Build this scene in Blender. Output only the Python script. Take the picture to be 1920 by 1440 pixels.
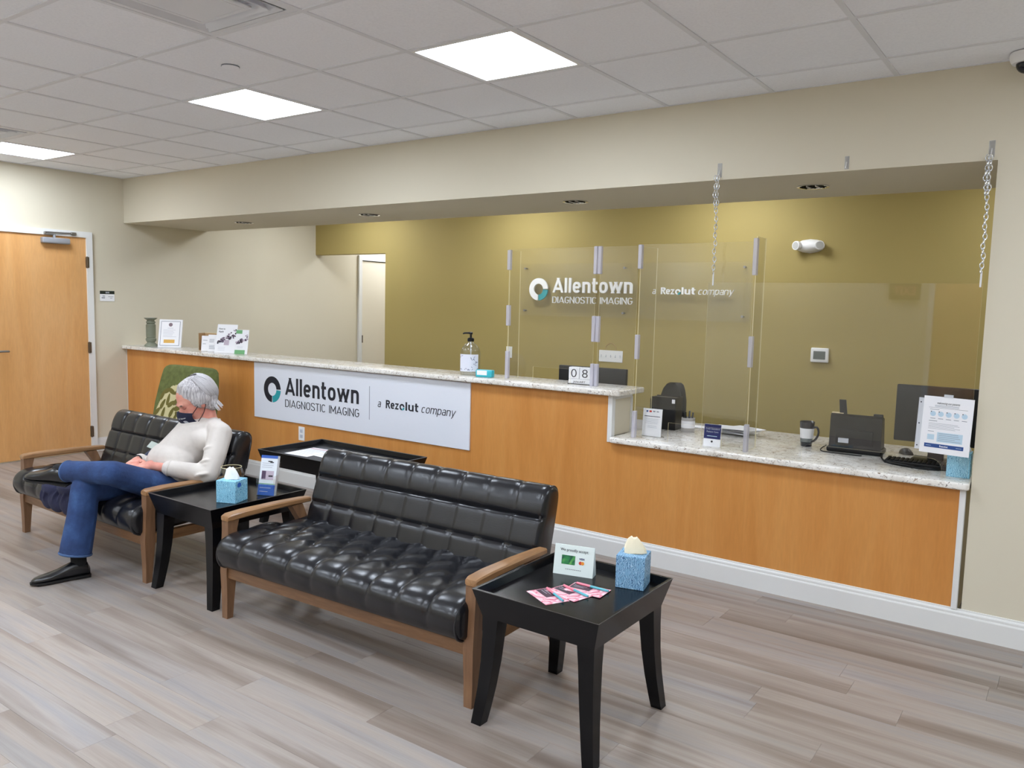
import bpy, bmesh, math, random
from mathutils import Vector, Matrix, Euler
random.seed(7)
for o in list(bpy.data.objects):
    bpy.data.objects.remove(o, do_unlink=True)
SC = bpy.context.scene
COL = SC.collection
PI = math.pi

# ------------------------------------------------------------------ camera
CAM_POS = Vector((7.9948, -4.3909, 1.5672))
YAW, PITCH, ROLL, FPX = 0.6192, -0.0992, 0.0242, 1502.98
_fw = Vector((-math.sin(YAW) * math.cos(PITCH), math.cos(YAW) * math.cos(PITCH), math.sin(PITCH)))
_rt = Vector((math.cos(YAW), math.sin(YAW), 0.0))
_up = _rt.cross(_fw)
_r2 = _rt * math.cos(ROLL) + _up * math.sin(ROLL)
_u2 = _up * math.cos(ROLL) - _rt * math.sin(ROLL)
cd = bpy.data.cameras.new('camera')
cam = bpy.data.objects.new('camera', cd)
COL.objects.link(cam)
cam.matrix_world = Matrix(((_r2.x, _u2.x, -_fw.x, CAM_POS.x), (_r2.y, _u2.y, -_fw.y, CAM_POS.y),
                           (_r2.z, _u2.z, -_fw.z, CAM_POS.z), (0, 0, 0, 1)))
cd.sensor_fit = 'HORIZONTAL'
cd.sensor_width = 36.0
cd.lens = 36.0 * FPX / 1920.0
cd.clip_start = 0.05
SC.camera = cam

# ------------------------------------------------------------------ world, exposure
w = bpy.data.worlds.new('world')
w.use_nodes = True
w.node_tree.nodes['Background'].inputs[0].default_value = (0.8, 0.85, 1, 1)
w.node_tree.nodes['Background'].inputs[1].default_value = 0.02
SC.world = w
SC.view_settings.view_transform = 'Standard'
SC.view_settings.look = 'None'
SC.view_settings.gamma = 1.0
SC.view_settings.use_curve_mapping = False
SC.view_settings.exposure = 1.35
L_MAIN = 11.5      # emission strength of the lobby ceiling panels
L_BACK = 8.8       # panels of the office behind the counter
L_HALL = 9.0

# ------------------------------------------------------------------ measures
H = 2.726          # ceiling
S = 2.287          # underside of soffit
SOFD = 0.945       # soffit depth
W = 7.60           # right end of the opening
YB = 2.485         # olive wall
ZT = 1.054         # high ledge top
ZL = 0.762         # low counter top
XS = 5.63          # step between high and low counter
T = 0.61           # ceiling grid
GX0 = 0.4338
GY0 = -0.325
YF = -6.2          # wall behind the camera
XR = 10.8          # right wall of lobby

# ------------------------------------------------------------------ materials
def lin(c):
    r = []
    for v in c[:3]:
        v = v / 255.0
        r.append(v / 12.92 if v <= 0.04045 else ((v + 0.055) / 1.055) ** 2.4)
    return (r[0], r[1], r[2], 1.0)

class NT:
    def __init__(s, name):
        s.m = bpy.data.materials.new(name)
        s.m.use_nodes = True
        s.t = s.m.node_tree
        s.n = s.t.nodes
        s.b = s.n['Principled BSDF']
        s.out = s.n['Material Output']
    def node(s, typ, **kw):
        x = s.n.new(typ)
        for k, v in kw.items():
            setattr(x, k, v)
        return x
    def link(s, a, b):
        s.t.links.new(a, b)
    def coords(s, kind='Object', scale=(1, 1, 1), rnd=False):
        tc = s.node('ShaderNodeTexCoord')
        mp = s.node('ShaderNodeMapping')
        mp.inputs['Scale'].default_value = scale
        s.link(tc.outputs[kind], mp.inputs['Vector'])
        if rnd:
            oi = s.node('ShaderNodeObjectInfo')
            mu = s.node('ShaderNodeMath', operation='MULTIPLY')
            mu.inputs[1].default_value = 57.0
            s.link(oi.outputs['Random'], mu.inputs[0])
            cb = s.node('ShaderNodeCombineXYZ')
            for i in range(3):
                s.link(mu.outputs[0], cb.inputs[i])
            s.link(cb.outputs[0], mp.inputs['Location'])
        return mp.outputs['Vector']
    def noise(s, vec, scale=5, detail=3, rough=0.5, dist=0.0):
        x = s.node('ShaderNodeTexNoise')
        x.inputs['Scale'].default_value = scale
        x.inputs['Detail'].default_value = detail
        x.inputs['Roughness'].default_value = rough
        x.inputs['Distortion'].default_value = dist
        s.link(vec, x.inputs['Vector'])
        return x.outputs['Fac']
    def ramp(s, fac, stops, interp='LINEAR'):
        x = s.node('ShaderNodeValToRGB')
        cr = x.color_ramp
        cr.interpolation = interp
        while len(cr.elements) < len(stops):
            cr.elements.new(0.5)
        for e, (p, c) in zip(cr.elements, stops):
            e.position = p
            e.color = c
        s.link(fac, x.inputs['Fac'])
        return x.outputs['Color']
    def mix(s, fac, a, b, mode='MIX'):
        x = s.node('ShaderNodeMix', data_type='RGBA', blend_type=mode)
        for val, idx in ((fac, 0), (a, 6), (b, 7)):
            if hasattr(val, 'is_output') or hasattr(val, 'links'):
                s.link(val, x.inputs[idx])
            else:
                x.inputs[idx].default_value = val
        return x.outputs[2]
    def bump(s, h, strength=0.2, dist=0.01):
        x = s.node('ShaderNodeBump')
        x.inputs['Strength'].default_value = strength
        x.inputs['Distance'].default_value = dist
        s.link(h, x.inputs['Height'])
        s.link(x.outputs['Normal'], s.b.inputs['Normal'])
    def set(s, **kw):
        for k, v in kw.items():
            s.b.inputs[k.replace('_', ' ')].default_value = v
        return s

def flat(name, c, rough=0.5, metal=0.0, spec=0.5, bump=None, var=0.0, **kw):
    t = NT(name)
    t.set(Roughness=rough, Metallic=metal)
    t.b.inputs['Specular IOR Level'].default_value = spec
    col = lin(c)
    v = t.coords('Object')
    if var:
        f = t.noise(v, 6, 3)
        lo = tuple(x * (1 - var) for x in col[:3]) + (1,)
        hi = tuple(min(1, x * (1 + var)) for x in col[:3]) + (1,)
        t.link(t.ramp(f, [(0.3, lo), (0.7, hi)]), t.b.inputs['Base Color'])
    else:
        t.b.inputs['Base Color'].default_value = col
    if bump:
        t.bump(t.noise(v, bump[0], 2), bump[1], bump[2])
    for k, x in kw.items():
        t.b.inputs[k.replace('_', ' ')].default_value = x
    return t.m

M = {}
M['beige'] = flat('paint_beige', (214, 206, 186), 0.75, bump=(220, 0.06, 0.002), spec=0.3)
M['olive'] = flat('paint_olive', (166, 148, 92), 0.7, bump=(220, 0.06, 0.002), spec=0.3)
M['white_trim'] = flat('white_trim_paint', (226, 226, 224), 0.35)
M['tee'] = flat('grid_white', (226, 228, 234), 0.5)
M['white'] = flat('white_plastic', (235, 235, 235), 0.35)
M['paper'] = flat('white_paper', (240, 240, 244), 0.6)
M['cream_door'] = flat('cream_door_paint', (226, 218, 200), 0.5)
M['steel'] = flat('brushed_steel', (150, 148, 146), 0.35, metal=0.9)
M['hinge'] = flat('bronze_hinge', (110, 98, 84), 0.4, metal=0.8)
M['chrome'] = flat('chrome', (210, 210, 212), 0.15, metal=1.0)
M['chain'] = flat('chain_metal', (225, 228, 232), 0.25, metal=0.85)
M['black'] = flat('black_plastic', (14, 14, 17), 0.4, spec=0.35)
M['black_soft'] = flat('black_fabric', (18, 18, 20), 0.85, bump=(500, 0.3, 0.001))
M['screen_back'] = flat('monitor_plastic', (16, 16, 20), 0.45, spec=0.35)
M['grey_plastic'] = flat('grey_plastic', (92, 92, 96), 0.45)
M['silver'] = flat('silver_paint', (150, 152, 158), 0.4)
M['dark'] = flat('dark_gap', (14, 14, 14), 0.8)
M['ink'] = flat('ink_black', (20, 22, 34), 0.6)
M['ink_grey'] = flat('ink_grey', (130, 134, 145), 0.6)
M['ink_lt'] = flat('ink_light_grey', (186, 190, 200), 0.6)
M['teal'] = flat('teal_print', (38, 158, 166), 0.5)
M['navy_print'] = flat('navy_print', (24, 32, 96), 0.5)
M['blue_print'] = flat('blue_print', (36, 74, 140), 0.5)
M['blue2'] = flat('leaflet_blue', (46, 92, 180), 0.45)
M['lt_blue'] = flat('pale_blue_print', (190, 214, 230), 0.6)
M['green_print'] = flat('green_print', (110, 170, 115), 0.6)
M['purple_print'] = flat('purple_print', (92, 70, 98), 0.6)
M['mauve'] = flat('mauve_print', (190, 176, 190), 0.6)
M['gold_print'] = flat('gold_print', (214, 166, 74), 0.5)
M['green_card'] = None
M['red_print'] = flat('red_print', (206, 60, 44), 0.5)
M['orange_print'] = flat('orange_print', (236, 150, 50), 0.5)
M['visa_blue'] = flat('card_blue_print', (34, 42, 104), 0.5)
M['kraft'] = flat('kraft_board', (176, 142, 102), 0.8, var=0.08)
M['kraft_edge'] = flat('kraft_edge', (214, 196, 160), 0.8)
M['sign_white'] = flat('sign_board_white', (226, 229, 238), 0.45)
M['letter_white'] = flat('raised_letter_white', (244, 244, 244), 0.4)
M['teal_box'] = flat('teal_pack', (60, 184, 198), 0.35)
M['pink_pen'] = flat('pink_plastic', (232, 128, 148), 0.3)
M['teal_pen'] = flat('teal_plastic', (86, 176, 190), 0.3)
M['ceramic_dark'] = flat('dark_navy_glaze', (20, 20, 36), 0.2)
M['ceramic_white'] = flat('white_glaze', (232, 232, 236), 0.3)
M['grey_band'] = flat('grey_band', (96, 104, 104), 0.4)
M['sage'] = flat('sage_glaze', (122, 127, 110), 0.25, var=0.2)
M['gray_cup'] = flat('grey_stone_cup', (176, 172, 170), 0.5)
M['tissue'] = flat('tissue_white', (240, 244, 248), 0.9)
M['tissue_cream'] = flat('tissue_cream', (238, 228, 200), 0.9)
M['sky_blue'] = flat('box_sky_blue', (150, 210, 232), 0.5)
M['kblue'] = flat('label_blue', (30, 96, 190), 0.5)
M['potpourri'] = flat('dried_petals', (150, 120, 84), 0.9, var=0.4)

def ceiling_tile():
    t = NT('ceiling_tile_mineral')
    v = t.coords('Object', rnd=True)
    f = t.noise(v, 90, 4, 0.7)
    t.link(t.ramp(f, [(0.25, lin((238, 240, 247))), (0.6, lin((247, 249, 255)))]), t.b.inputs['Base Color'])
    t.set(Roughness=0.9)
    t.bump(t.noise(v, 300, 2), 0.25, 0.002)
    return t.m
M['tile'] = ceiling_tile()

def wood(name, stops, grain=(3, 3, 0.35), scale=6.0, rough=0.4, rnd=False, fine=0.25, coat=0.0):
    t = NT(name)
    v = t.coords('Object', grain, rnd)
    f = t.noise(v, scale, 5, 0.55, 0.6)
    c = t.ramp(f, stops)
    v2 = t.coords('Object', tuple(g * 8 for g in grain), rnd)
    f2 = t.noise(v2, scale * 2, 3, 0.6)
    c2 = t.ramp(f2, [(0.3, (0.82, 0.82, 0.82, 1)), (0.7, (1, 1, 1, 1))])
    t.link(t.mix(fine * 2, c, c2, 'MULTIPLY'), t.b.inputs['Base Color'])
    t.set(Roughness=rough)
    t.b.inputs['Coat Weight'].default_value = coat
    t.b.inputs['Coat Roughness'].default_value = 0.2
    return t.m
M['maple'] = wood('maple_panel', [(0.25, lin((196, 128, 58))), (0.5, lin((208, 142, 72))), (0.75, lin((216, 154, 84)))], (2.2, 2.2, 0.25), 2.5, 0.42)
M['door_wood'] = wood('birch_door', [(0.25, lin((206, 150, 88))), (0.5, lin((218, 164, 104))), (0.75, lin((224, 174, 118)))], (2, 2, 0.3), 2.2, 0.4)
M['walnut'] = wood('walnut_arm_wood', [(0.2, lin((126, 90, 60))), (0.5, lin((152, 112, 74))), (0.8, lin((174, 132, 90)))], (14, 1.6, 14), 3, 0.35)
M['walnut_leg'] = wood('walnut_leg_wood', [(0.2, lin((104, 74, 52))), (0.5, lin((126, 92, 66))), (0.8, lin((144, 108, 78)))], (14, 14, 1.6), 3, 0.4)
M['walnut_rail'] = wood('walnut_rail_wood', [(0.2, lin((106, 76, 54))), (0.5, lin((128, 94, 66))), (0.8, lin((146, 110, 80)))], (1.6, 14, 14), 3, 0.4)
M['espresso'] = flat('espresso_black_lacquer', (10, 10, 13), 0.22, spec=0.26, var=0.25)
M['espresso_edge'] = flat('espresso_worn_edge', (64, 60, 58), 0.35, var=0.3)

def plank_mat():
    t = NT('vinyl_plank')
    oi = t.node('ShaderNodeObjectInfo')
    v = t.coords('Object', (0.32, 5.5, 1), True)
    f = t.noise(v, 1.9, 4, 0.5, 0.4)
    c = t.ramp(f, [(0.24, lin((122, 108, 98))), (0.40, lin((143, 131, 122))), (0.52, lin((163, 153, 145))), (0.64, lin((152, 147, 145))), (0.80, lin((130, 118, 110)))])
    tint = t.ramp(oi.outputs['Random'], [(0.0, (0.84, 0.82, 0.80, 1)), (0.35, (1.0, 0.975, 0.95, 1)), (0.6, (0.93, 0.94, 0.97, 1)), (0.8, (1.06, 1.03, 1.0, 1)), (1.0, (0.88, 0.86, 0.85, 1))])
    c = t.mix(1.0, c, tint, 'MULTIPLY')
    v2 = t.coords('Object', (2.2, 70, 1), True)
    f2 = t.noise(v2, 2.0, 4, 0.65, 0.4)
    c = t.mix(0.45, c, t.ramp(f2, [(0.3, (0.80, 0.79, 0.78, 1)), (0.62, (1.03, 1.03, 1.03, 1))]), 'MULTIPLY')
    t.link(c, t.b.inputs['Base Color'])
    t.set(Roughness=0.40)
    t.b.inputs['Specular IOR Level'].default_value = 0.4
    t.bump(f2, 0.12, 0.002)
    return t.m
M['plank'] = plank_mat()
M['subfloor'] = flat('subfloor_joint', (110, 100, 92), 0.8)
M['carpet'] = flat('office_carpet', (110, 102, 92), 0.95, var=0.2)

def granite():
    t = NT('speckled_granite')
    v = t.coords('Object')
    f = t.noise(v, 9, 5, 0.65, 1.2)
    c = t.ramp(f, [(0.3, lin((206, 196, 184))), (0.45, lin((230, 225, 217))), (0.6, lin((242, 239, 234))), (0.8, lin((224, 215, 204)))])
    f2 = t.noise(t.coords('Object', (60, 60, 90)), 1.0, 5, 0.7, 0.8)
    c = t.mix(t.ramp(f2, [(0.575, (0, 0, 0, 1)), (0.66, (1, 1, 1, 1))]), c, lin((96, 82, 76)))
    f3 = t.noise(t.coords('Object', (26, 26, 40)), 1.0, 4, 0.6, 1.5)
    c = t.mix(t.ramp(f3, [(0.60, (0, 0, 0, 1)), (0.69, (1, 1, 1, 1))]), c, lin((126, 102, 82)))
    t.link(c, t.b.inputs['Base Color'])
    t.set(Roughness=0.14)
    return t.m
M['granite'] = granite()

def leather():
    t = NT('black_leather')
    t.b.inputs['Base Color'].default_value = lin((22, 22, 26))
    v = t.coords('Object')
    t.set(Roughness=0.26)
    t.b.inputs['Specular IOR Level'].default_value = 0.5
    vo = t.node('ShaderNodeTexVoronoi')
    vo.inputs['Scale'].default_value = 260
    t.link(v, vo.inputs['Vector'])
    t.bump(vo.outputs['Distance'], 0.10, 0.002)
    return t.m
M['leather'] = leather()
M['piping'] = flat('black_piping', (34, 33, 36), 0.35)

def acrylic(name, tint=(1, 1, 1), f0=0.045, gl=0.02):
    t = NT(name)
    t.n.remove(t.b)
    lw = t.node('ShaderNodeLayerWeight')
    lw.inputs['Blend'].default_value = 0.5
    p = t.node('ShaderNodeMath', operation='POWER')
    t.link(lw.outputs['Facing'], p.inputs[0])
    p.inputs[1].default_value = 5.0
    ma = t.node('ShaderNodeMath', operation='MULTIPLY_ADD')
    t.link(p.outputs[0], ma.inputs[0])
    ma.inputs[1].default_value = 1 - f0
    ma.inputs[2].default_value = f0
    tr = t.node('ShaderNodeBsdfTransparent')
    tr.inputs[0].default_value = tuple(tint) + (1,)
    g = t.node('ShaderNodeBsdfGlossy')
    g.inputs['Roughness'].default_value = gl
    mx = t.node('ShaderNodeMixShader')
    t.link(ma.outputs[0], mx.inputs[0])
    t.link(tr.outputs[0], mx.inputs[1])
    t.link(g.outputs[0], mx.inputs[2])
    t.link(mx.outputs[0], t.out.inputs[0])
    return t.m
M['acrylic'] = acrylic('clear_acrylic', (0.985, 0.985, 0.98))
M['glass'] = acrylic('clear_glass', (0.95, 0.96, 0.95), 0.08)
M['bottle'] = acrylic('clear_bottle', (0.90, 0.92, 0.92), 0.09, 0.05)

def veil(name, c, alpha):
    t = NT(name)
    t.set(Roughness=0.35)
    t.b.inputs['Base Color'].default_value = lin(c)
    t.b.inputs['Alpha'].default_value = alpha
    return t.m
M['acr_edge_lit'] = veil('acrylic_edge_lit', (240, 226, 180), 0.75)  # pale tone painted in for the light that gathers at sheet edges
M['clip'] = veil('frosted_clip', (210, 208, 222), 0.55)
M['hook'] = veil('clear_hook', (250, 250, 250), 0.3)
M['sleeve'] = veil('clear_sleeve', (235, 238, 245), 0.55)

def emit(name, c, s):
    t = NT(name)
    t.n.remove(t.b)
    e = t.node('ShaderNodeEmission')
    e.inputs[0].default_value = c
    e.inputs[1].default_value = s
    t.link(e.outputs[0], t.out.inputs[0])
    return t.m
M['led'] = emit('led_diffuser', (0.80, 0.885, 1.0, 1), L_MAIN)
M['led_back'] = emit('led_diffuser_office', (0.88, 0.93, 1.0, 1), L_BACK)
M['led_hall'] = emit('led_diffuser_hall', (0.9, 0.94, 1.0, 1), L_HALL)
M['exit_glow'] = emit('exit_letters', (1.0, 0.35, 0.3, 1), 0.35)

def blue_floral(name, base, dark, light):
    t = NT(name)
    v = t.coords('Object')
    n = t.noise(v, 30, 3, 0.6, 3.0)
    wv = t.node('ShaderNodeTexWave', wave_type='BANDS')
    wv.inputs['Scale'].default_value = 40
    wv.inputs['Distortion'].default_value = 14
    wv.inputs['Detail'].default_value = 3
    wv.inputs['Detail Scale'].default_value = 1.6
    t.link(v, wv.inputs['Vector'])
    c = t.ramp(wv.outputs['Fac'], [(0.12, dark), (0.32, base), (0.75, base), (0.95, light)])
    c = t.mix(t.ramp(n, [(0.35, (0, 0, 0, 1)), (0.7, (1, 1, 1, 1))]), c, base)
    t.link(c, t.b.inputs['Base Color'])
    t.set(Roughness=0.55)
    return t.m
M['tb_dark'] = blue_floral('floral_blue_print', lin((122, 172, 208)), lin((40, 78, 128)), lin((186, 216, 234)))
M['tb_light'] = blue_floral('speckled_blue_print', lin((136, 200, 228)), lin((70, 130, 176)), lin((180, 226, 242)))

def leaf_green():
    t = NT('green_upholstery')
    v = t.coords('Object')
    f = t.noise(v, 26, 3)
    t.link(t.ramp(f, [(0.3, lin((84, 92, 46))), (0.7, lin((104, 112, 60)))]), t.b.inputs['Base Color'])
    t.set(Roughness=0.9)
    t.bump(t.noise(v, 400, 2), 0.3, 0.001)
    return t.m
M['green_fabric'] = leaf_green()
M['cream_fabric'] = flat('cream_leaf_ground', (206, 196, 150), 0.9, bump=(400, 0.3, 0.001))
M['leaf_print'] = flat('olive_leaf_print', (108, 100, 44), 0.9)

def green_card():
    t = NT('green_card_print')
    v = t.coords('Object')
    f = t.noise(v, 22, 3, 0.5, 2.0)
    t.link(t.ramp(f, [(0.3, lin((14, 70, 60))), (0.5, lin((36, 130, 74))), (0.7, lin((110, 180, 90)))]), t.b.inputs['Base Color'])
    t.set(Roughness=0.4)
    return t.m
M['green_card'] = green_card()

def pink_flyer():
    t = NT('pink_flyer_print')
    v = t.coords('Object')
    f = t.noise(v, 20, 3, 0.5, 2.5)
    t.link(t.ramp(f, [(0.36, lin((214, 96, 124))), (0.5, lin((240, 176, 190))), (0.62, lin((250, 226, 226)))]), t.b.inputs['Base Color'])
    t.set(Roughness=0.35)
    return t.m
M['pink'] = pink_flyer()
M['flyer_dark'] = flat('flyer_dark_print', (66, 48, 60), 0.4)

def denim():
    t = NT('blue_denim')
    v = t.coords('Object')
    f = t.noise(v, 9, 4, 0.6)
    c = t.ramp(f, [(0.3, lin((28, 48, 88))), (0.55, lin((38, 65, 112))), (0.75, lin((58, 90, 138)))])
    f2 = t.noise(t.coords('Object', (1, 1, 1)), 420, 2, 0.7)
    c = t.mix(0.5, c, t.ramp(f2, [(0.35, (0.7, 0.72, 0.76, 1)), (0.7, (1.12, 1.12, 1.12, 1))]), 'MULTIPLY')
    t.link(c, t.b.inputs['Base Color'])
    t.set(Roughness=0.85)
    t.bump(t.noise(v, 38, 4, 0.6, 1.0), 0.25, 0.01)
    return t.m
M['denim'] = denim()
M['denim_seam'] = flat('denim_seam', (66, 92, 134), 0.85, var=0.35)

def knit():
    t = NT('cream_knit')
    v = t.coords('Object')
    f = t.noise(v, 7, 3)
    t.link(t.ramp(f, [(0.3, lin((192, 184, 177))), (0.7, lin((208, 201, 194)))]), t.b.inputs['Base Color'])
    t.set(Roughness=0.95)
    t.bump(t.noise(v, 11, 3, 0.5, 0.2), 0.22, 0.02)
    return t.m
M['knit'] = knit()

def skin():
    t = NT('skin')
    v = t.coords('Object')
    f = t.noise(v, 14, 3)
    t.link(t.ramp(f, [(0.35, lin((206, 132, 116))), (0.65, lin((222, 158, 140)))]), t.b.inputs['Base Color'])
    t.set(Roughness=0.5)
    t.b.inputs['Subsurface Weight'].default_value = 0.08
    return t.m
M['skin'] = skin()

def hair():
    t = NT('silver_hair')
    v = t.coords('Object')
    f = t.noise(t.coords('Object', (60, 60, 8)), 2.4, 4, 0.6)
    t.link(t.ramp(f, [(0.3, lin((120, 116, 118))), (0.5, lin((176, 172, 174))), (0.7, lin((216, 213, 213)))]), t.b.inputs['Base Color'])
    t.set(Roughness=0.45)
    t.bump(f, 0.2, 0.004)
    return t.m
M['hair'] = hair()
M['strand'] = flat('silver_strands', (186, 183, 185), 0.4)
M['mask'] = flat('navy_mask_cloth', (22, 26, 52), 0.85, bump=(500, 0.3, 0.001))
M['mask_strap'] = flat('mask_strap', (30, 20, 26), 0.8)
M['brow'] = flat('eyebrow_grey', (96, 74, 66), 0.8)
M['lid'] = flat('eyelid_skin', (168, 104, 90), 0.55)
M['shoe'] = flat('black_shoe_leather', (16, 16, 20), 0.25, spec=0.6)
M['sole'] = flat('black_sole', (14, 14, 15), 0.6)
M['sock'] = flat('black_sock', (12, 12, 15), 0.95)
M['navy_cloth'] = flat('navy_jacket_cloth', (34, 36, 66), 0.9, bump=(60, 0.4, 0.006))
M['slate_cloth'] = flat('slate_jacket_cloth', (62, 68, 88), 0.9, bump=(60, 0.4, 0.006))
M['grey_lining'] = flat('grey_lining', (176, 184, 176), 0.8)

# ------------------------------------------------------------------ mesh helpers
V = Vector
class MB:
    def __init__(s):
        s.v = []; s.f = []; s.mi = []
    def add(s, vf, mat=None, mi=0):
        vs, fs = vf
        b = len(s.v)
        for p in vs:
            p = V(p)
            s.v.append(mat @ p if mat is not None else p)
        for f in fs:
            s.f.append([i + b for i in f]); s.mi.append(mi)
        return s
    def mesh(s, name, mats, smooth=True, angle=40):
        me = bpy.data.meshes.new(name)
        me.from_pydata([tuple(p) for p in s.v], [], s.f)
        if not isinstance(mats, (list, tuple)):
            mats = [mats]
        for m in mats:
            me.materials.append(M[m] if isinstance(m, str) else m)
        if len(mats) > 1:
            me.polygons.foreach_set('material_index', s.mi)
        me.validate()
        fix_normals(me)
        if smooth:
            me.polygons.foreach_set('use_smooth', [True] * len(me.polygons))
            me.set_sharp_from_angle(angle=math.radians(angle))
        me.update()
        return me
    def obj(s, name, mats, parent=None, smooth=True, angle=40):
        return link(name, s.mesh(name, mats, smooth, angle), parent)

def fix_normals(me):
    bm = bmesh.new(); bm.from_mesh(me)
    bmesh.ops.recalc_face_normals(bm, faces=bm.faces)
    bm.to_mesh(me); bm.free()

def link(name, data, parent=None, loc=None):
    o = bpy.data.objects.new(name, data)
    COL.objects.link(o)
    if parent is not None:
        o.parent = parent
    if loc is not None:
        o.location = loc
    return o

def tag(o, label=None, cat=None, group=None, kind=None):
    if label: o['label'] = label
    if cat: o['category'] = cat
    if group: o['group'] = group
    if kind: o['kind'] = kind
    return o

def thing(name, label, cat, loc=(0, 0, 0), rz=0.0, group=None):
    o = link(name, None)
    o.empty_display_size = 0.1
    o.location = loc
    o.rotation_euler = (0, 0, rz)
    return tag(o, label, cat, group)

def copy_tree(o, parent=None):
    c = o.copy()
    COL.objects.link(c)
    c.parent = parent
    for ch in list(o.children):
        copy_tree(ch, c)
    return c

def box(x0, y0, z0, x1, y1, z1):
    v = [(x, y, z) for z in (z0, z1) for y in (y0, y1) for x in (x0, x1)]
    return v, [(0, 2, 3, 1), (4, 5, 7, 6), (0, 1, 5, 4), (2, 6, 7, 3), (0, 4, 6, 2), (1, 3, 7, 5)]

def rbox(x0, y0, z0, x1, y1, z1, r=0.004, seg=2):
    bm = bmesh.new()
    vs, fs = box(x0, y0, z0, x1, y1, z1)
    bv = [bm.verts.new(p) for p in vs]
    for f in fs:
        bm.faces.new([bv[i] for i in f])
    bmesh.ops.bevel(bm, geom=list(bm.edges) + list(bm.verts), offset=r, segments=seg, profile=0.5, affect='EDGES')
    bm.verts.index_update()
    out = [v.co.copy() for v in bm.verts], [[v.index for v in f.verts] for f in bm.faces]
    bm.free()
    return out

def frame_axes(d):
    d = d.normalized()
    a = V((0, 0, 1)) if abs(d.z) < 0.9 else V((1, 0, 0))
    x = d.cross(a).normalized()
    return x, d.cross(x).normalized()

def tube(pts, r, n=8, cap=True):
    pts = [V(p) for p in pts]
    rs = r if isinstance(r, (list, tuple)) else [r] * len(pts)
    vs = []; fs = []
    x = None
    for i, p in enumerate(pts):
        d = (pts[min(i + 1, len(pts) - 1)] - pts[max(i - 1, 0)])
        if d.length < 1e-9: d = V((0, 0, 1))
        d.normalize()
        if x is None:
            x, y = frame_axes(d)
        else:
            x = (x - d * x.dot(d)).normalized()
            y = d.cross(x)
        for k in range(n):
            a = 2 * PI * k / n
            vs.append(p + (x * math.cos(a) + y * math.sin(a)) * rs[i])
    for i in range(len(pts) - 1):
        for k in range(n):
            a = i * n + k; b = i * n + (k + 1) % n
            fs.append((a, b, b + n, a + n))
    if cap:
        fs.append(tuple(range(n - 1, -1, -1)))
        fs.append(tuple(range((len(pts) - 1) * n, len(pts) * n)))
    return vs, fs

def lathe(prof, n=24, c=(0, 0, 0)):
    vs = []; fs = []
    for r, z in prof:
        for k in range(n):
            a = 2 * PI * k / n
            vs.append((c[0] + r * math.cos(a), c[1] + r * math.sin(a), c[2] + z))
    for i in range(len(prof) - 1):
        for k in range(n):
            a = i * n + k; b = i * n + (k + 1) % n
            fs.append((a, b, b + n, a + n))
    if prof[0][0] > 1e-6: fs.append(tuple(range(n - 1, -1, -1)))
    if prof[-1][0] > 1e-6: fs.append(tuple(range((len(prof) - 1) * n, len(prof) * n)))
    return vs, fs

def loft(rings, cap=True, close=True):
    n = len(rings[0]); vs = []; fs = []
    for r in rings: vs += [V(p) for p in r]
    for i in range(len(rings) - 1):
        for k in range(n if close else n - 1):
            a = i * n + k; b = i * n + (k + 1) % n
            fs.append((a, b, b + n, a + n))
    if cap:
        fs.append(tuple(range(n - 1, -1, -1)))
        fs.append(tuple(range((len(rings) - 1) * n, len(rings) * n)))
    return vs, fs

def ball(c, r, n=12, m=8):
    rx, ry, rz = r if isinstance(r, (list, tuple)) else (r, r, r)
    vs = [(c[0], c[1], c[2] - rz)]; fs = []
    for i in range(1, m):
        t = -PI / 2 + PI * i / m
        for k in range(n):
            a = 2 * PI * k / n
            vs.append((c[0] + rx * math.cos(t) * math.cos(a), c[1] + ry * math.cos(t) * math.sin(a), c[2] + rz * math.sin(t)))
    vs.append((c[0], c[1], c[2] + rz))
    for k in range(n):
        fs.append((0, 1 + (k + 1) % n, 1 + k))
        fs.append((len(vs) - 1, 1 + (m - 2) * n + k, 1 + (m - 2) * n + (k + 1) % n))
    for i in range(m - 2):
        for k in range(n):
            a = 1 + i * n + k; b = 1 + i * n + (k + 1) % n
            fs.append((a, b, b + n, a + n))
    return vs, fs

def torus(R, r, n=12, m=6, sy=1.0):
    vs = []; fs = []
    for i in range(n):
        a = 2 * PI * i / n
        for k in range(m):
            b = 2 * PI * k / m
            vs.append(((R + r * math.cos(b)) * math.cos(a), (R + r * math.cos(b)) * math.sin(a) * sy, r * math.sin(b)))
    for i in range(n):
        for k in range(m):
            fs.append((i * m + k, ((i + 1) % n) * m + k, ((i + 1) % n) * m + (k + 1) % m, i * m + (k + 1) % m))
    return vs, fs

def poly(pts, y0, y1):
    """prism of an x-z outline between two y planes"""
    n = len(pts)
    vs = [(x, y0, z) for x, z in pts] + [(x, y1, z) for x, z in pts]
    fs = [tuple(range(n)), tuple(range(2 * n - 1, n - 1, -1))]
    for k in range(n):
        fs.append((k, (k + 1) % n, n + (k + 1) % n, n + k))
    return vs, fs

def smooth_path(pts, k=6):
    pts = [V(p) for p in pts]; out = []
    for i in range(len(pts) - 1):
        p0 = pts[max(i - 1, 0)]; p1 = pts[i]; p2 = pts[i + 1]; p3 = pts[min(i + 2, len(pts) - 1)]
        for j in range(k):
            t = j / k
            out.append(0.5 * ((2 * p1) + (p2 - p0) * t + (2 * p0 - 5 * p1 + 4 * p2 - p3) * t * t + (3 * p1 - p0 - 3 * p2 + p3) * t ** 3))
    out.append(pts[-1])
    return out

def part(name, vf, mat, parent, smooth=True, angle=40):
    return MB().add(vf).obj(name, mat, parent, smooth, angle)

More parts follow.
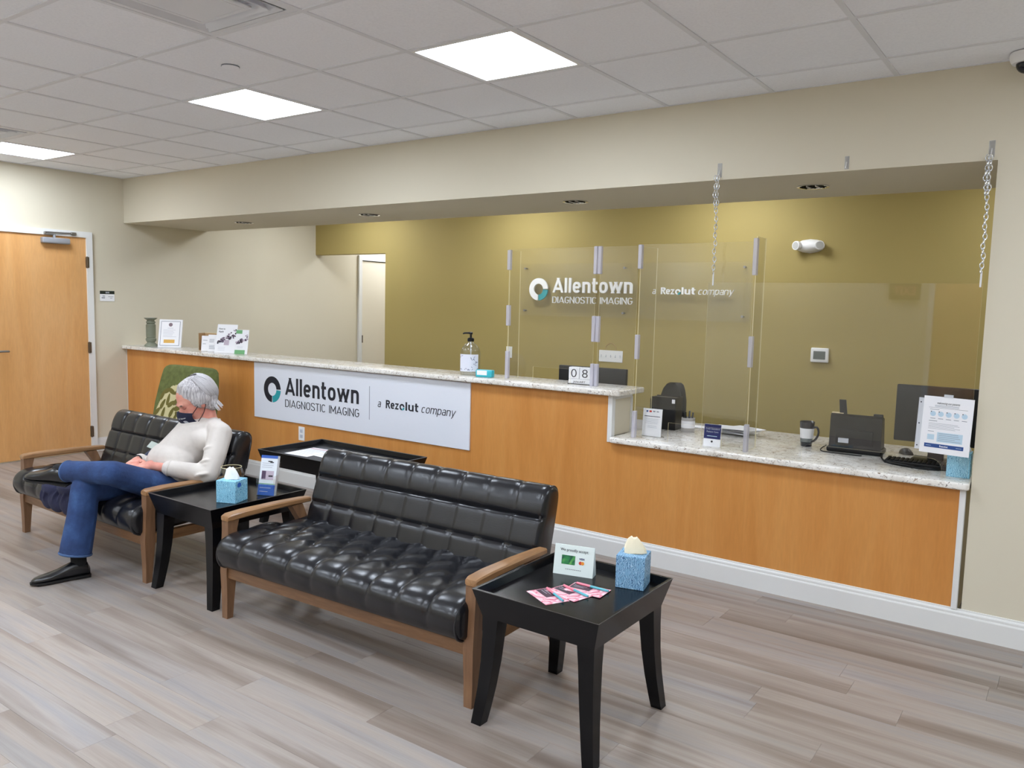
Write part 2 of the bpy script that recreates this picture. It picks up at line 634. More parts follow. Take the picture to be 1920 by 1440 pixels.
# lettering: flat text as real thin geometry, local x right, z up, front towards -y
def text_vf(s, width=None, height=None, bold=0.0, depth=0.0015, shear=0.0):
    cu = bpy.data.curves.new('t', 'FONT')
    cu.body = s
    cu.size = 1.0
    cu.resolution_u = 4
    cu.offset = bold
    cu.shear = shear
    ob = bpy.data.objects.new('t', cu)
    COL.objects.link(ob)
    dg = bpy.context.evaluated_depsgraph_get()
    me = bpy.data.meshes.new_from_object(ob.evaluated_get(dg))
    vs = [v.co.copy() for v in me.vertices]; fs = [list(p.vertices) for p in me.polygons]
    bpy.data.objects.remove(ob); bpy.data.curves.remove(cu); bpy.data.meshes.remove(me)
    if not vs: return [], []
    x0 = min(v.x for v in vs); x1 = max(v.x for v in vs)
    y1 = max(v.y for v in vs)
    sy = (height / y1) if height else 1.0
    sx = (width / (x1 - x0)) if width else sy
    if not height: sy = sx
    n = len(vs)
    out = [V(((v.x - x0) * sx, 0, v.y * sy)) for v in vs]
    back = [V((p.x, depth, p.z)) for p in out]
    # side walls along border edges
    cnt = {}
    for f in fs:
        for a, b in zip(f, f[1:] + f[:1]):
            cnt[(a, b)] = cnt.get((a, b), 0) + 1
    sides = []
    for (a, b) in list(cnt):
        if (b, a) not in cnt:
            sides.append((b, a, a + n, b + n))
    return out + back, fs + sides

def text(name, s, mat, parent, x, y, z, width=None, height=None, bold=0.0, depth=0.0015, shear=0.0, center=False):
    vf = text_vf(s, width, height, bold, depth, shear)
    if center and vf[0]:
        wd = max(p.x for p in vf[0])
        x -= wd / 2
    mb = MB().add(vf, Matrix.Translation((x, y, z)))
    return mb.obj(name, mat, parent, smooth=False)

# narrow geometric sign lettering drawn as strokes
def _se(cx, cy, rx, ry, a0, a1, n=16, p=2.5):
    out = []
    for k in range(n + 1):
        a = math.radians(a0 + (a1 - a0) * k / n)
        c, q = math.cos(a), math.sin(a)
        out.append((cx + rx * math.copysign(abs(c) ** (2 / p), c), cy + ry * math.copysign(abs(q) ** (2 / p), q)))
    return out
def glyph(ch, th):
    h = th / 2; x = 0.74
    if ch == ' ': return 0.28, []
    if ch == 'A': w = 0.72; return w, [('d', [(h * 1.0, 0), (w / 2 - h * 0.15, 1)]), ('d', [(w / 2 + h * 0.15, 1), (w - h, 0)]), ('s', [(0.17, 0.26), (w - 0.17, 0.26)])]
    if ch == 'l': return th, [('s', [(h, 0), (h, 1)])]
    if ch == 'I': return th, [('s', [(h, 0), (h, 1)])]
    if ch == 'e': w = 0.56; return w, [('s', [(h, x * 0.5), (w - h, x * 0.5)] ), ('s', _se(w / 2, x / 2, w / 2 - h, x / 2 - h, 0, 318, 28))]
    if ch == 'n': w = 0.55; return w, [('s', [(h, 0), (h, x)]), ('s', _se(w / 2, x - 0.27, w / 2 - h, 0.27 - h, 180, 0, 14) + [(w - h, 0)])]
    if ch == 'u': w = 0.55; return w, [('s', [(w - h, 0), (w - h, x)]), ('s', [(h, x)] + _se(w / 2, 0.27, w / 2 - h, 0.27 - h, 180, 360, 14))]
    if ch == 'm':
        w = 0.90; q = (w - th) / 4
        return w, [('s', [(h, 0), (h, x)]), ('s', _se(h + q, x - 0.25, q, 0.25 - h, 180, 0, 12) + [(h + 2 * q, 0)]), ('s', _se(h + 3 * q, x - 0.25, q, 0.25 - h, 180, 0, 12) + [(w - h, 0)])]
    if ch == 'a': w = 0.52; return w, [('s', [(w - h, 0), (w - h, x - 0.24)] + _se(w / 2, x - 0.24, w / 2 - h, 0.24 - h, 0, 150, 10)), ('s', _se(w / 2, 0.225, w / 2 - h, 0.225 - h, 0, 360, 20))]
    if ch == 'c': w = 0.52; return w, [('s', _se(w / 2, x / 2, w / 2 - h, x / 2 - h, 48, 312, 22))]
    if ch == 'o': w = 0.57; return w, [('s', _se(w / 2, x / 2, w / 2 - h, x / 2 - h, 0, 360, 28))]
    if ch == 't': return 0.36, [('s', [(0.13, 0.97)] + _se(0.13 + 0.2, 0.2, 0.2, 0.2 - h, 180, 270, 8)), ('s', [(0.0, x - h), (0.35, x - h)])]
    if ch == 'w': w = 0.86; return w, [('d', [(h, x), (0.235, 0)]), ('d', [(0.235, 0), (0.43, x)]), ('d', [(0.43, x), (0.625, 0)]), ('d', [(0.625, 0), (w - h, x)])]
    if ch == 'z': w = 0.46; return w, [('s', [(0, x - h), (w, x - h)]), ('s', [(0, h), (w, h)]), ('d', [(w - h, x - h), (h, h)])]
    if ch == 'p': w = 0.56; return w, [('s', [(h, -0.26), (h, x)]), ('s', _se(w / 2, x / 2, w / 2 - h, x / 2 - h, 0, 360, 24))]
    if ch == 'y': w = 0.54; return w, [('d', [(h, x), (w / 2, 0.02)]), ('f', [(w - h, x), (w * 0.30, -0.26)])]
    if ch == 'D': w = 0.60; return w, [('s', [(h, 0), (h, 1)]), ('s', [(h, 1 - h), (0.28, 1 - h)] + _se(0.28, 0.5, w - 0.28 - h, 0.5 - h, 90, -90, 18) + [(h, h)])]
    if ch == 'G': w = 0.60; return w, [('s', _se(w / 2, 0.5, w / 2 - h, 0.5 - h, 42, 350, 24) + [(w - h, 0.47), (w * 0.54, 0.47)])]
    if ch == 'N': w = 0.62; return w, [('s', [(h, 0), (h, 1)]), ('d', [(h, 1), (w - h, 0)]), ('s', [(w - h, 0), (w - h, 1)])]
    if ch == 'O': w = 0.62; return w, [('s', _se(w / 2, 0.5, w / 2 - h, 0.5 - h, 0, 360, 28))]
    if ch == 'C': w = 0.58; return w, [('s', _se(w / 2, 0.5, w / 2 - h, 0.5 - h, 42, 318, 22))]
    if ch == 'T': w = 0.54; return w, [('s', [(0, 1 - h), (w, 1 - h)]), ('s', [(w / 2, 0), (w / 2, 1)])]
    if ch == 'M': w = 0.74; return w, [('s', [(h, 0), (h, 1)]), ('d', [(h, 1), (w / 2, 0.32)]), ('d', [(w / 2, 0.32), (w - h, 1)]), ('s', [(w - h, 0), (w - h, 1)])]
    if ch == 'R': w = 0.60; return w, [('s', [(h, 0), (h, 1)]), ('s', [(h, 1 - h), (0.30, 1 - h)] + _se(0.30, 0.735, w - 0.30 - h, 0.265 - h, 90, -90, 12) + [(h, 0.47 + h)]), ('d', [(0.30, 0.5), (w - h, 0)])]
    if ch == 'S':
        w = 0.56
        P = [(w - h, 0.77), (w * 0.80, 0.97 - h), (w / 2, 1 - h), (w * 0.18, 0.96 - h), (h, 0.76), (w * 0.22, 0.57), (w * 0.75, 0.45), (w - h, 0.25), (w * 0.82, 0.03 + h), (w / 2, h), (w * 0.18, 0.03 + h), (h, 0.21)]
        return w, [('s', [(q.x, q.y) for q in smooth_path([(a_, b_, 0) for a_, b_ in P], 4)])]
    return 0.4, []
def din_vf(txt, width, height, th, depth, shear=0.0, gap=0.13):
    vs = []; fs = []; x = 0.0; lay = 0
    for ch in txt:
        lay = 0
        w, strokes = glyph(ch, th)
        for kind, pts in strokes:
            P = [V((a_, b_)) for a_, b_ in pts]
            lo = -0.26 if ch in 'py' else 0.0
            hi = 1.0 if ch in 'AlIDGNOCTMRSt' else 0.74
            if kind in 'df':
                d = (P[-1] - P[0]).normalized(); P[0] = P[0] - d * th; P[-1] = P[-1] + d * th
            if ch == 'M' and kind == 'd': lo = 0.22
            n = len(P); L = []; R_ = []
            for i in range(n):
                if (P[0] - P[-1]).length < 1e-6 and i in (0, n - 1):
                    d = (P[1] - P[-2]).normalized()
                else:
                    d = (P[min(i + 1, n - 1)] - P[max(i - 1, 0)]).normalized()
                nr = V((-d.y, d.x)); k = 1.0
                if 0 < i < n - 1:
                    d1 = (P[i] - P[i - 1]).normalized(); k = 1 / max(0.5, abs(V((-d1.y, d1.x)).dot(nr)))
                L.append(P[i] + nr * th / 2 * k); R_.append(P[i] - nr * th / 2 * k)
            b = len(vs)
            lay += 1
            for yy in (-0.00025 * lay, depth):
                for q in L + R_:
                    z_ = min(hi, max(lo, q.y))
                    vs.append([x + q.x + shear * z_, yy, z_])
            N = 2 * n
            for i in range(n - 1):
                fs.append((b + i, b + i + 1, b + n + i + 1, b + n + i)); fs.append((b + N + i, b + N + n + i, b + N + n + i + 1, b + N + i + 1))
                fs.append((b + i, b + N + i, b + N + i + 1, b + i + 1)); fs.append((b + n + i, b + n + i + 1, b + N + n + i + 1, b + N + n + i))
            fs.append((b, b + n, b + N + n, b + N)); fs.append((b + n - 1, b + N + n - 1, b + N + 2 * n - 1, b + 2 * n - 1))
        x += w + gap
    x0 = min(v[0] for v in vs); x1 = max(v[0] for v in vs); z1 = max(v[2] for v in vs)
    sx = width / (x1 - x0); sz = height / z1
    return [V(((v[0] - x0) * sx, v[1], v[2] * sz)) for v in vs], fs
def sign_text(name, txt, mat, parent, x, y, z, width, height, th, depth, shear=0.0):
    return MB().add(din_vf(txt, width, height, th, depth, shear), Matrix.Translation((x, y, z))).obj(name, mat, parent, smooth=False)

def sheet(name, w, h, mat, t=0.0006):
    """flat card as a mesh: x 0..w, z 0..h, front at y=0"""
    return MB().add(box(0, 0, 0, w, t, h)).obj(name, mat, None, smooth=False)

def rects(name, rs, mat, parent, y=-0.0004, t=0.0003):
    mb = MB()
    for (x0, z0, x1, z1) in rs:
        mb.add(box(x0, y, z0, x1, y + t, z1))
    o = mb.obj(name, mat, parent, smooth=False)
    if len(rs) > 1: o['kind'] = 'stuff'
    return o

def rows(x0, z1, x1, n, pitch, th, jit=0.25, seed=1):
    rr = random.Random(seed); out = []
    for i in range(n):
        z = z1 - i * pitch
        out.append((x0, z - th, x1 - rr.random() * jit * (x1 - x0), z))
    return out

def disc_vf(cx, cz, r, y=-0.0005, t=0.0004, n=24):
    return poly([(cx + r * math.cos(2 * PI * k / n), cz + r * math.sin(2 * PI * k / n)) for k in range(n)], y, y + t)

def sector_vf(cx, cz, r0, r1, a0, a1, y0, y1, n=24):
    o = [(cx + r1 * math.cos(a0 + (a1 - a0) * k / n), cz + r1 * math.sin(a0 + (a1 - a0) * k / n)) for k in range(n + 1)]
    i = [(cx + r0 * math.cos(a0 + (a1 - a0) * k / n), cz + r0 * math.sin(a0 + (a1 - a0) * k / n)) for k in range(n + 1)]
    vs = [(x, y0, z) for x, z in o + i] + [(x, y1, z) for x, z in o + i]
    m = n + 1; N = 2 * m; fs = []
    for k in range(n):
        fs.append((k, k + 1, m + k + 1, m + k)); fs.append((N + k, N + m + k, N + m + k + 1, N + k + 1))
        fs.append((k, N + k, N + k + 1, k + 1)); fs.append((m + k, m + k + 1, N + m + k + 1, N + m + k))
    fs.append((0, m, N + m, N)); fs.append((n, N + n, N + m + n, m + n))
    return vs, fs

# ================================================================== SETTING
def struct(name, vf, mat, label=None, parent=None, smooth=False):
    o = MB().add(vf).obj(name, mat, parent, smooth=smooth)
    if parent is None:
        tag(o, label, 'room', kind='structure')
    return o

# ---- floor: slab with single planks laid on it
floor = struct('floor', box(0, YF, -0.05, XR, 0.1, -0.004), 'subfloor', 'grey-brown wood-look plank floor of the waiting room')
PW, PL = 0.152, 1.22
plank_me = MB().add(rbox(0.0003, 0.0003, -0.004, PL - 0.0003, PW - 0.0003, 0.0, 0.0004, 1)).mesh('plank', 'plank', smooth=False)
rp = random.Random(3)
row = 0
y = -PW * 0.55
far = MB()
while y > YF:
    off = -rp.random() * PL
    x = off
    while x < XR:
        x0 = max(0.0, x); x1 = min(XR, x + PL)
        if x1 - x0 > 0.03:
            vis = y > -3.6 and x0 < 9.0
            if vis and x >= 0 and x + PL <= XR:
                o = link('plank', plank_me, floor, (x, y, 0))
            elif vis:
                me = MB().add(box(0.0008, 0.0006, -0.004, x1 - x0 - 0.0008, PW - 0.0006, 0.0)).mesh('plank', 'plank', smooth=False)
                o = link('plank', me, floor, (x0, y, 0))
            else:
                far.add(box(x0 + 0.0008, y + 0.0006, -0.004, x1 - 0.0008, y + PW - 0.0006, 0))
        x += PL
    y -= PW
    row += 1
fo = far.obj('far_planks', 'plank', floor, smooth=False)
fo['kind'] = 'stuff'
struct('floor_office', box(-0.1, 0.1, -0.05, 9.3, 5.0, -0.001), 'carpet', 'carpeted floor of the office behind the counter')

# ---- ceiling: deck with lay-in tiles and tees
ceil = struct('ceiling', box(-0.1, YF - 0.1, H + 0.03, XR + 0.1, 0.0, H + 0.08), 'tile', 'white drop ceiling of square mineral tiles over the waiting room')
XL = [0.0]
x = GX0
while x < XR - 0.05:
    XL.append(x); x += T
XL.append(XR)
YL = [0.0]
y = GY0
while y > YF + 0.05:
    YL.append(y); y -= T
YL.append(YF)
LIGHTS = {(GX0 + T * 0, 1), (GX0 + T * 5, 1), (GX0 + T * 8, 1), (GX0 + T * 13, 1)}
for _i in (1, 4, 7, 10, 13):  # rows out of view, added to brighten upright faces and the ceiling
    for _b in (5, 8):
        LIGHTS.add((GX0 + T * _i, _b))
VENTS = {(GX0 + T * 7, 3), (GX0 + T * 1, 2), (GX0 + T * 11, 6)}
def cell_in(setx, xa, j):
    return any(abs(xa - a) < 0.01 and j - 1 == b for a, b in setx)
full_tile = MB().add(rbox(0.011, 0.011, 0.004, T - 0.011, T - 0.011, 0.02, 0.002, 1)).mesh('tile', 'tile', smooth=False)
for i in range(len(XL) - 1):
    for j in range(len(YL) - 1):
        xa, xb, ya, yb = XL[i], XL[i + 1], YL[j + 1], YL[j]
        if cell_in(LIGHTS, xa, j) or cell_in(VENTS, xa, j):
            continue
        if abs(xb - xa - T) < 1e-3 and abs(yb - ya - T) < 1e-3:
            link('ceiling_tile', full_tile, ceil, (xa, ya, H))
        else:
            me = MB().add(box(0.008, 0.008, 0.004, xb - xa - 0.008, yb - ya - 0.008, 0.02)).mesh('tile', 'tile', smooth=False)
            link('ceiling_tile', me, ceil, (xa, ya, H))
for x in XL:
    hw = 0.012
    part('tee', box(max(0, x - hw), YF, H, min(XR, x + hw), 0, H + 0.028), 'tee', ceil, False)
for y in YL:
    hw = 0.012
    part('tee', box(0, max(YF, y - hw), H + 0.0005, XR, min(0, y + hw), H + 0.028), 'tee', ceil, False)

# ---- ceiling lights
LLAB = {(0, 1): 'square lit ceiling panel nearest the wooden door', (5, 1): 'square lit ceiling panel above the front counter sign, middle of the row',
        (8, 1): 'largest square lit ceiling panel, nearest the acrylic counter screens', (13, 1): 'square lit ceiling panel right of the counter opening'}
for _n, _i in enumerate((1, 4, 7, 10, 13)):
    _o = ('first', 'second', 'third', 'fourth', 'fifth')[_n]
    LLAB[(_i, 5)] = 'added square lit ceiling panel above the viewer, %s from the door wall' % _o
    LLAB[(_i, 8)] = 'added square lit ceiling panel in the rear row behind the viewer, %s from the door wall' % _o
for (a, b) in sorted(LIGHTS):
    k = round((a - GX0) / T)
    ya = GY0 - T * (b + 1)
    t = thing('ceiling_light', LLAB[(k, b)], 'light', (a, ya, H), 0, 'ceiling light panels')
    mb = MB()
    for (x0, y0, x1, y1) in ((0.012, 0.012, T - 0.012, 0.03), (0.012, T - 0.03, T - 0.012, T - 0.012), (0.012, 0.03, 0.03, T - 0.03), (T - 0.03, 0.03, T - 0.012, T - 0.03)):
        mb.add(box(x0, y0, 0.001, x1, y1, 0.026))
    mb.obj('frame', 'white', t, smooth=False)
    part('diffuser', box(0.03, 0.03, 0.006, T - 0.03, T - 0.03, 0.024), 'led', t, False)

# ---- air diffusers
VLAB = {3: 'square slotted air vent at the top left of the ceiling', 2: 'square slotted air vent beside the lit panel near the door', 6: 'square slotted air vent behind the viewer'}
for (a, b) in sorted(VENTS):
    t = thing('air_vent', VLAB[b], 'vent', (a, GY0 - T * (b + 1), H), 0, 'ceiling air vents')
    c = T / 2
    def ring(h0, h1, z0, z1, th=0.004):
        r = []
        for h, z in ((h0, z0), (h1, z1), (h1, z1 + th), (h0, z0 + th)):
            r.append([(c - h, c - h, z), (c + h, c - h, z), (c + h, c + h, z), (c - h, c + h, z)])
        return loft(r + [r[0]], cap=False)
    part('frame', ring(c - 0.012, c - 0.042, 0.002, 0.001), 'tee', t, False)
    part('duct', box(0.04, 0.04, 0.075, T - 0.04, T - 0.04, 0.08), 'dark', t, False)
    for h, dz in ((0.252, 0.0), (0.212, -0.003)):
        part('louver', ring(h, h - 0.030, dz - 0.002, dz + 0.030), 'tee', t, False)
    part('center_plate', rbox(c - 0.168, c - 0.168, -0.008, c + 0.168, c + 0.168, 0.004, 0.004, 1), 'tee', t, False)
    part('plate_rim', ring(0.150, 0.142, -0.0095, -0.0095, 0.002), 'tee', t, False)

# ---- walls
def wall(name, vf, mat, label):
    return struct(name, vf, mat, label)
wall('wall_left', box(-0.12, YF - 0.1, 0, 0, 5.0, H + 0.05), 'beige', 'beige wall on the left with the wooden door')
wall('wall_soffit', box(0, 0, S, XR, SOFD, H + 0.08), 'beige', 'beige dropped soffit over the reception counter')
wall('wall_right', box(W, 0.0, 0, XR, 0.12, S), 'beige', 'beige wall right of the reception opening')
wall('wall_back', box(1.222, YB, 0, 9.3, YB + 0.12, H + 0.05), 'olive', 'olive green rear wall of the office behind the counter')
wall('wall_back_header', box(0, YB, 2.127, 1.222, YB + 0.12, H + 0.05), 'olive', 'olive green header over the hallway opening')
wall('wall_office_right', box(9.2, 0.12, 0, 9.32, YB, H + 0.05), 'olive', 'olive side wall of the office, out of view')
wall('ceiling_office', box(-0.1, SOFD, H, 9.3, YB + 0.1, H + 0.08), 'tile', 'ceiling of the office behind the soffit')
wall('wall_hall_right', box(1.222, YB + 0.12, 0, 1.34, 5.0, H), 'beige', 'beige right wall of the hallway')
wall('wall_hall_end', box(-0.1, 5.0, 0, 1.34, 5.1, H + 0.05), 'beige', 'beige end wall of the hallway')
wall('ceiling_hall', box(-0.1, YB + 0.12, H, 1.34, 5.1, H + 0.08), 'tile', 'ceiling of the hallway')
wall('wall_front', box(-0.1, YF - 0.12, 0, XR + 0.1, YF, H + 0.05), 'beige', 'beige wall behind the viewer')
wall('wall_lobby_right', box(XR, YF - 0.1, 0, XR + 0.12, 0.1, H + 0.05), 'beige', 'beige side wall of the waiting room, out of view')

# office and hall lights
for k, (x, yy) in enumerate(((1.15, 1.75), (3.3, 1.75), (5.5, 1.75), (8.0, 1.75))):
    t = thing('ceiling_light', ['lit panel hidden behind the soffit near the hallway', 'lit panel hidden behind the soffit above the rear sign', 'lit panel hidden behind the soffit by the emergency light', 'lit panel hidden behind the soffit at the far right'][k], 'light', (x, yy, H - 0.012), 0, 'office light panels')
    part('frame', rbox(-0.31, -0.31, -0.006, 0.31, 0.31, 0.012, 0.003, 1), 'white', t, False)
    part('diffuser', box(-0.28, -0.28, -0.010, 0.28, 0.28, -0.007), 'led_back', t, False)
t = thing('ceiling_light', 'lit panel in the hallway ceiling', 'light', (0.6, 3.7, H - 0.012))
part('frame', rbox(-0.31, -0.31, -0.006, 0.31, 0.31, 0.012, 0.003, 1), 'white', t, False)
part('diffuser', box(-0.28, -0.28, -0.010, 0.28, 0.28, -0.007), 'led_hall', t, False)

# ---- baseboards
def baseboard(name, x0, x1, label):
    mb = MB()
    prof = [(0, 0), (-0.016, 0), (-0.016, 0.098), (-0.014, 0.104), (-0.012, 0.106), (-0.012, 0.118), (-0.009, 0.124), (-0.006, 0.126), (-0.005, 0.134), (0, 0.135)]
    mb.add(loft([[(x0, y, z) for y, z in prof], [(x1, y, z) for y, z in prof]]))
    o = mb.obj(name, 'white_trim', None, smooth=False)
    tag(o, label, 'baseboard', kind='structure')
    return o
baseboard('baseboard_counter', 0.0, 10.8, 'white stepped baseboard along the counter front and right wall')
mb = MB()
for (a, b) in ((-0.335, -0.016), (YF, -1.38)):
    mb.add(box(0, a, 0, 0.014, b, 0.115)); mb.add(box(0, a, 0.115, 0.008, b, 0.133))
tag(mb.obj('baseboard_left', 'white_trim', None, smooth=False), 'white baseboard along the left wall by the door', 'baseboard', kind='structure')

# ---- door 1 on the left wall
d = thing('door_1', 'wide birch wood door with white frame on the left wall', 'door', (0, 0, 0)); d['kind'] = 'structure'
DY0, DY1, DZ = -0.395, -1.315, 2.109
part('door_slab', box(0.002, DY1, 0.012, 0.012, DY0, DZ), 'door_wood', d, False)
fr = MB()
fr.add(box(0, DY0, 0, 0.03, DY0 + 0.058, DZ + 0.056)); fr.add(box(0, DY1 - 0.058, 0, 0.03, DY1, DZ + 0.056)); fr.add(box(0, DY1, DZ, 0.03, DY0, DZ + 0.056))
fr.obj('door_frame', 'white_trim', d, smooth=False)
for z in (0.155, 0.99, 1.82):
    h = MB()
    h.add(box(0.012, DY0 - 0.004, z, 0.018, DY0 + 0.016, z + 0.105)); h.add(tube([(0.03, DY0 + 0.002, z - 0.004), (0.03, DY0 + 0.002, z + 0.109)], 0.008, 8))
    h.add(box(0.03, DY0 + 0.002, z, 0.034, DY0 + 0.02, z + 0.105))
    h.obj('hinge', 'hinge', d)
hd = MB()
hd.add(tube([(0.012, -1.245, 1.03), (0.02, -1.245, 1.03)], 0.032, 16)); hd.add(tube([(0.02, -1.245, 1.03), (0.07, -1.245, 1.03)], 0.012, 10))
hd.add(tube(smooth_path([(0.068, -1.255, 1.03), (0.072, -1.21, 1.032), (0.07, -1.15, 1.032), (0.062, -1.135, 1.03)], 4), 0.010, 10))
hd.obj('door_handle', 'steel', d)
cl = MB()
cl.add(rbox(0.012, -0.815, 2.03, 0.075, -0.565, 2.085, 0.012, 3)); cl.add(tube([(0.045, -0.70, 2.085), (0.045, -0.70, 2.115)], 0.013, 10))
co = cl.obj('door_closer', 'silver', d)
ar = MB()
ar.add(rbox(0.036, -0.79, 2.108, 0.056, -0.69, 2.116, 0.003, 1)); ar.add(tube([(0.046, -0.785, 2.114), (0.046, -0.785, 2.135)], 0.01, 8))
ar.add(tube([(0.046, -0.785, 2.132), (0.04, -0.52, 2.138)], 0.007, 8)); ar.add(rbox(0.028, -0.545, 2.122, 0.05, -0.495, 2.15, 0.004, 1))
ar.obj('closer_arm', 'steel', co)
# ---- door 2 in the hallway
d = thing('door_2', 'cream door with white frame seen through the hallway opening', 'door', (0, 0, 0)); d['kind'] = 'structure'
part('door_slab', box(0.002, 3.27, 0.01, 0.010, 4.18, 2.095), 'cream_door', d, False)
fr = MB()
fr.add(box(0, 3.205, 0, 0.03, 3.262, 2.17)); fr.add(box(0, 4.19, 0, 0.03, 4.25, 2.17)); fr.add(box(0, 3.262, 2.105, 0.03, 4.19, 2.17))
fr.obj('door_frame', 'white_trim', d, smooth=False)
part('hinge', box(0.010, 3.258, 1.0, 0.036, 3.272, 1.1), 'hinge', d, False)
part('door_gap', box(0.0005, 3.262, 2.095, 0.006, 4.19, 2.105), 'dark', d, False)

# door behind the viewer, seen only as a reflection
d = thing('door_3', 'birch door with white frame on the wall behind the viewer', 'door', (0, 0, 0)); d['kind'] = 'structure'
part('door_slab', box(6.52, YF, 0.01, 7.44, YF + 0.012, 2.1), 'door_wood', d, False)
fr = MB()
fr.add(box(6.46, YF, 0, 6.52, YF + 0.03, 2.16)); fr.add(box(7.44, YF, 0, 7.50, YF + 0.03, 2.16)); fr.add(box(6.52, YF, 2.1, 7.44, YF + 0.03, 2.16))
fr.obj('door_frame', 'white_trim', d, smooth=False)
t = thing('exit_sign', 'dark exit sign on the wall behind the viewer', 'sign', (6.2, YF + 0.005, 1.84), PI)
part('housing', rbox(-0.17, -0.04, -0.11, 0.17, 0, 0.11, 0.008, 2), 'black', t)
text('lettering', 'EXIT', 'exit_glow', t, 0, -0.042, -0.05, width=0.24, height=0.1, bold=0.02, center=True)

# ================================================================== COUNTER
ct = thing('reception_counter', 'long maple-fronted reception counter with a raised left section', 'counter', (0, 0, 0))
part('front_panel', poly([(0.005, 0.0), (W - 0.045, 0.0), (W - 0.045, ZL - 0.034), (XS - 0.022, ZL - 0.034), (XS - 0.022, ZT - 0.035), (0.005, ZT - 0.035)], 0.0, 0.02), 'maple', ct, False)
part('back_panel', box(0.004, 0.235, 0.0, XS - 0.02, 0.262, ZT - 0.035), 'beige', ct, False)
endp = MB()
endp.add(box(XS - 0.004, 0.03, ZL, XS + 0.002, 0.262, ZT - 0.035))
endp.obj('end_panel', 'beige', ct, smooth=False)
tr = MB()
tr.add(box(XS - 0.022, -0.006, ZL - 0.036, XS + 0.008, 0.034, ZT - 0.035))
tr.add(box(XS + 0.002, 0.034, ZT - 0.062, XS + 0.010, 0.262, ZT - 0.035))
tr.add(box(XS + 0.002, 0.25, ZL, XS + 0.010, 0.268, ZT - 0.06))
tr.obj('step_trim', 'white_trim', ct, smooth=False)
part('corner_trim', rbox(W - 0.045, -0.012, 0.127, W - 0.018, 0.02, ZL - 0.032, 0.003, 1), 'white_trim', ct, False)
part('left_trim', box(0.002, -0.006, 0.135, 0.004, 0.02, ZT - 0.035), 'white_trim', ct, False)

def slab(name, outline, z0, z1, label):
    """stone slab from an x-y outline with eased edges"""
    bm = bmesh.new()
    vs = [bm.verts.new((x, y, z0)) for x, y in outline]
    f = bm.faces.new(vs)
    r = bmesh.ops.extrude_face_region(bm, geom=[f])
    for e in r['geom']:
        if isinstance(e, bmesh.types.BMVert): e.co.z = z1
    top = [e for e in bm.edges if all(abs(v.co.z - z1) < 1e-5 for v in e.verts)]
    bot = [e for e in bm.edges if all(abs(v.co.z - z0) < 1e-5 for v in e.verts)]
    bmesh.ops.bevel(bm, geom=top + bot, offset=0.008, segments=3, profile=0.5, affect='EDGES')
    bmesh.ops.recalc_face_normals(bm, faces=bm.faces)
    me = bpy.data.meshes.new(name); bm.to_mesh(me); bm.free()
    me.materials.append(M['granite'])
    me.polygons.foreach_set('use_smooth', [True] * len(me.polygons)); me.set_sharp_from_angle(angle=math.radians(50))
    return tag(link(name, me), label, 'countertop')
arc = lambda cx, cy, r, a0, a1, n=6: [(cx + r * math.cos(math.radians(a0 + (a1 - a0) * k / n)), cy + r * math.sin(math.radians(a0 + (a1 - a0) * k / n))) for k in range(n + 1)]
slab('countertop', [(0.001, -0.05)] + arc(XS + 0.045, -0.025, 0.025, -90, 0) + arc(XS + 0.045, 0.295, 0.025, 0, 90) + [(0.001, 0.32)], ZT - 0.035, ZT, 'speckled granite ledge on the raised part of the counter')
slab('countertop', arc(XS + 0.035, -0.015, 0.03, 180, 270) + arc(W - 0.025, -0.025, 0.02, -90, 0) + [(W - 0.005, -0.0005), (W - 0.005, 0.965), (XS + 0.005, 0.965)], ZL - 0.034, ZL, 'speckled granite worktop on the low part of the counter')
dk = thing('office_desk', 'plain desk hidden behind the raised counter ledge', 'desk', (0, 0, 0))
part('desk_top', rbox(2.2, 0.27, 0.71, XS - 0.03, 0.96, 0.74, 0.004, 1), 'gray_cup', dk)
for x in (2.25, 3.9, 5.5):
    part('leg', box(x, 0.3, 0, x + 0.04, 0.92, 0.71), 'grey_plastic', dk, False)
part('low_support', box(XS + 0.02, 0.02, 0, XS + 0.05, 0.93, ZL - 0.034), 'beige', ct, False)
part('low_support', box(W - 0.08, 0.125, 0, W - 0.05, 0.93, ZL - 0.034), 'beige', ct, False)

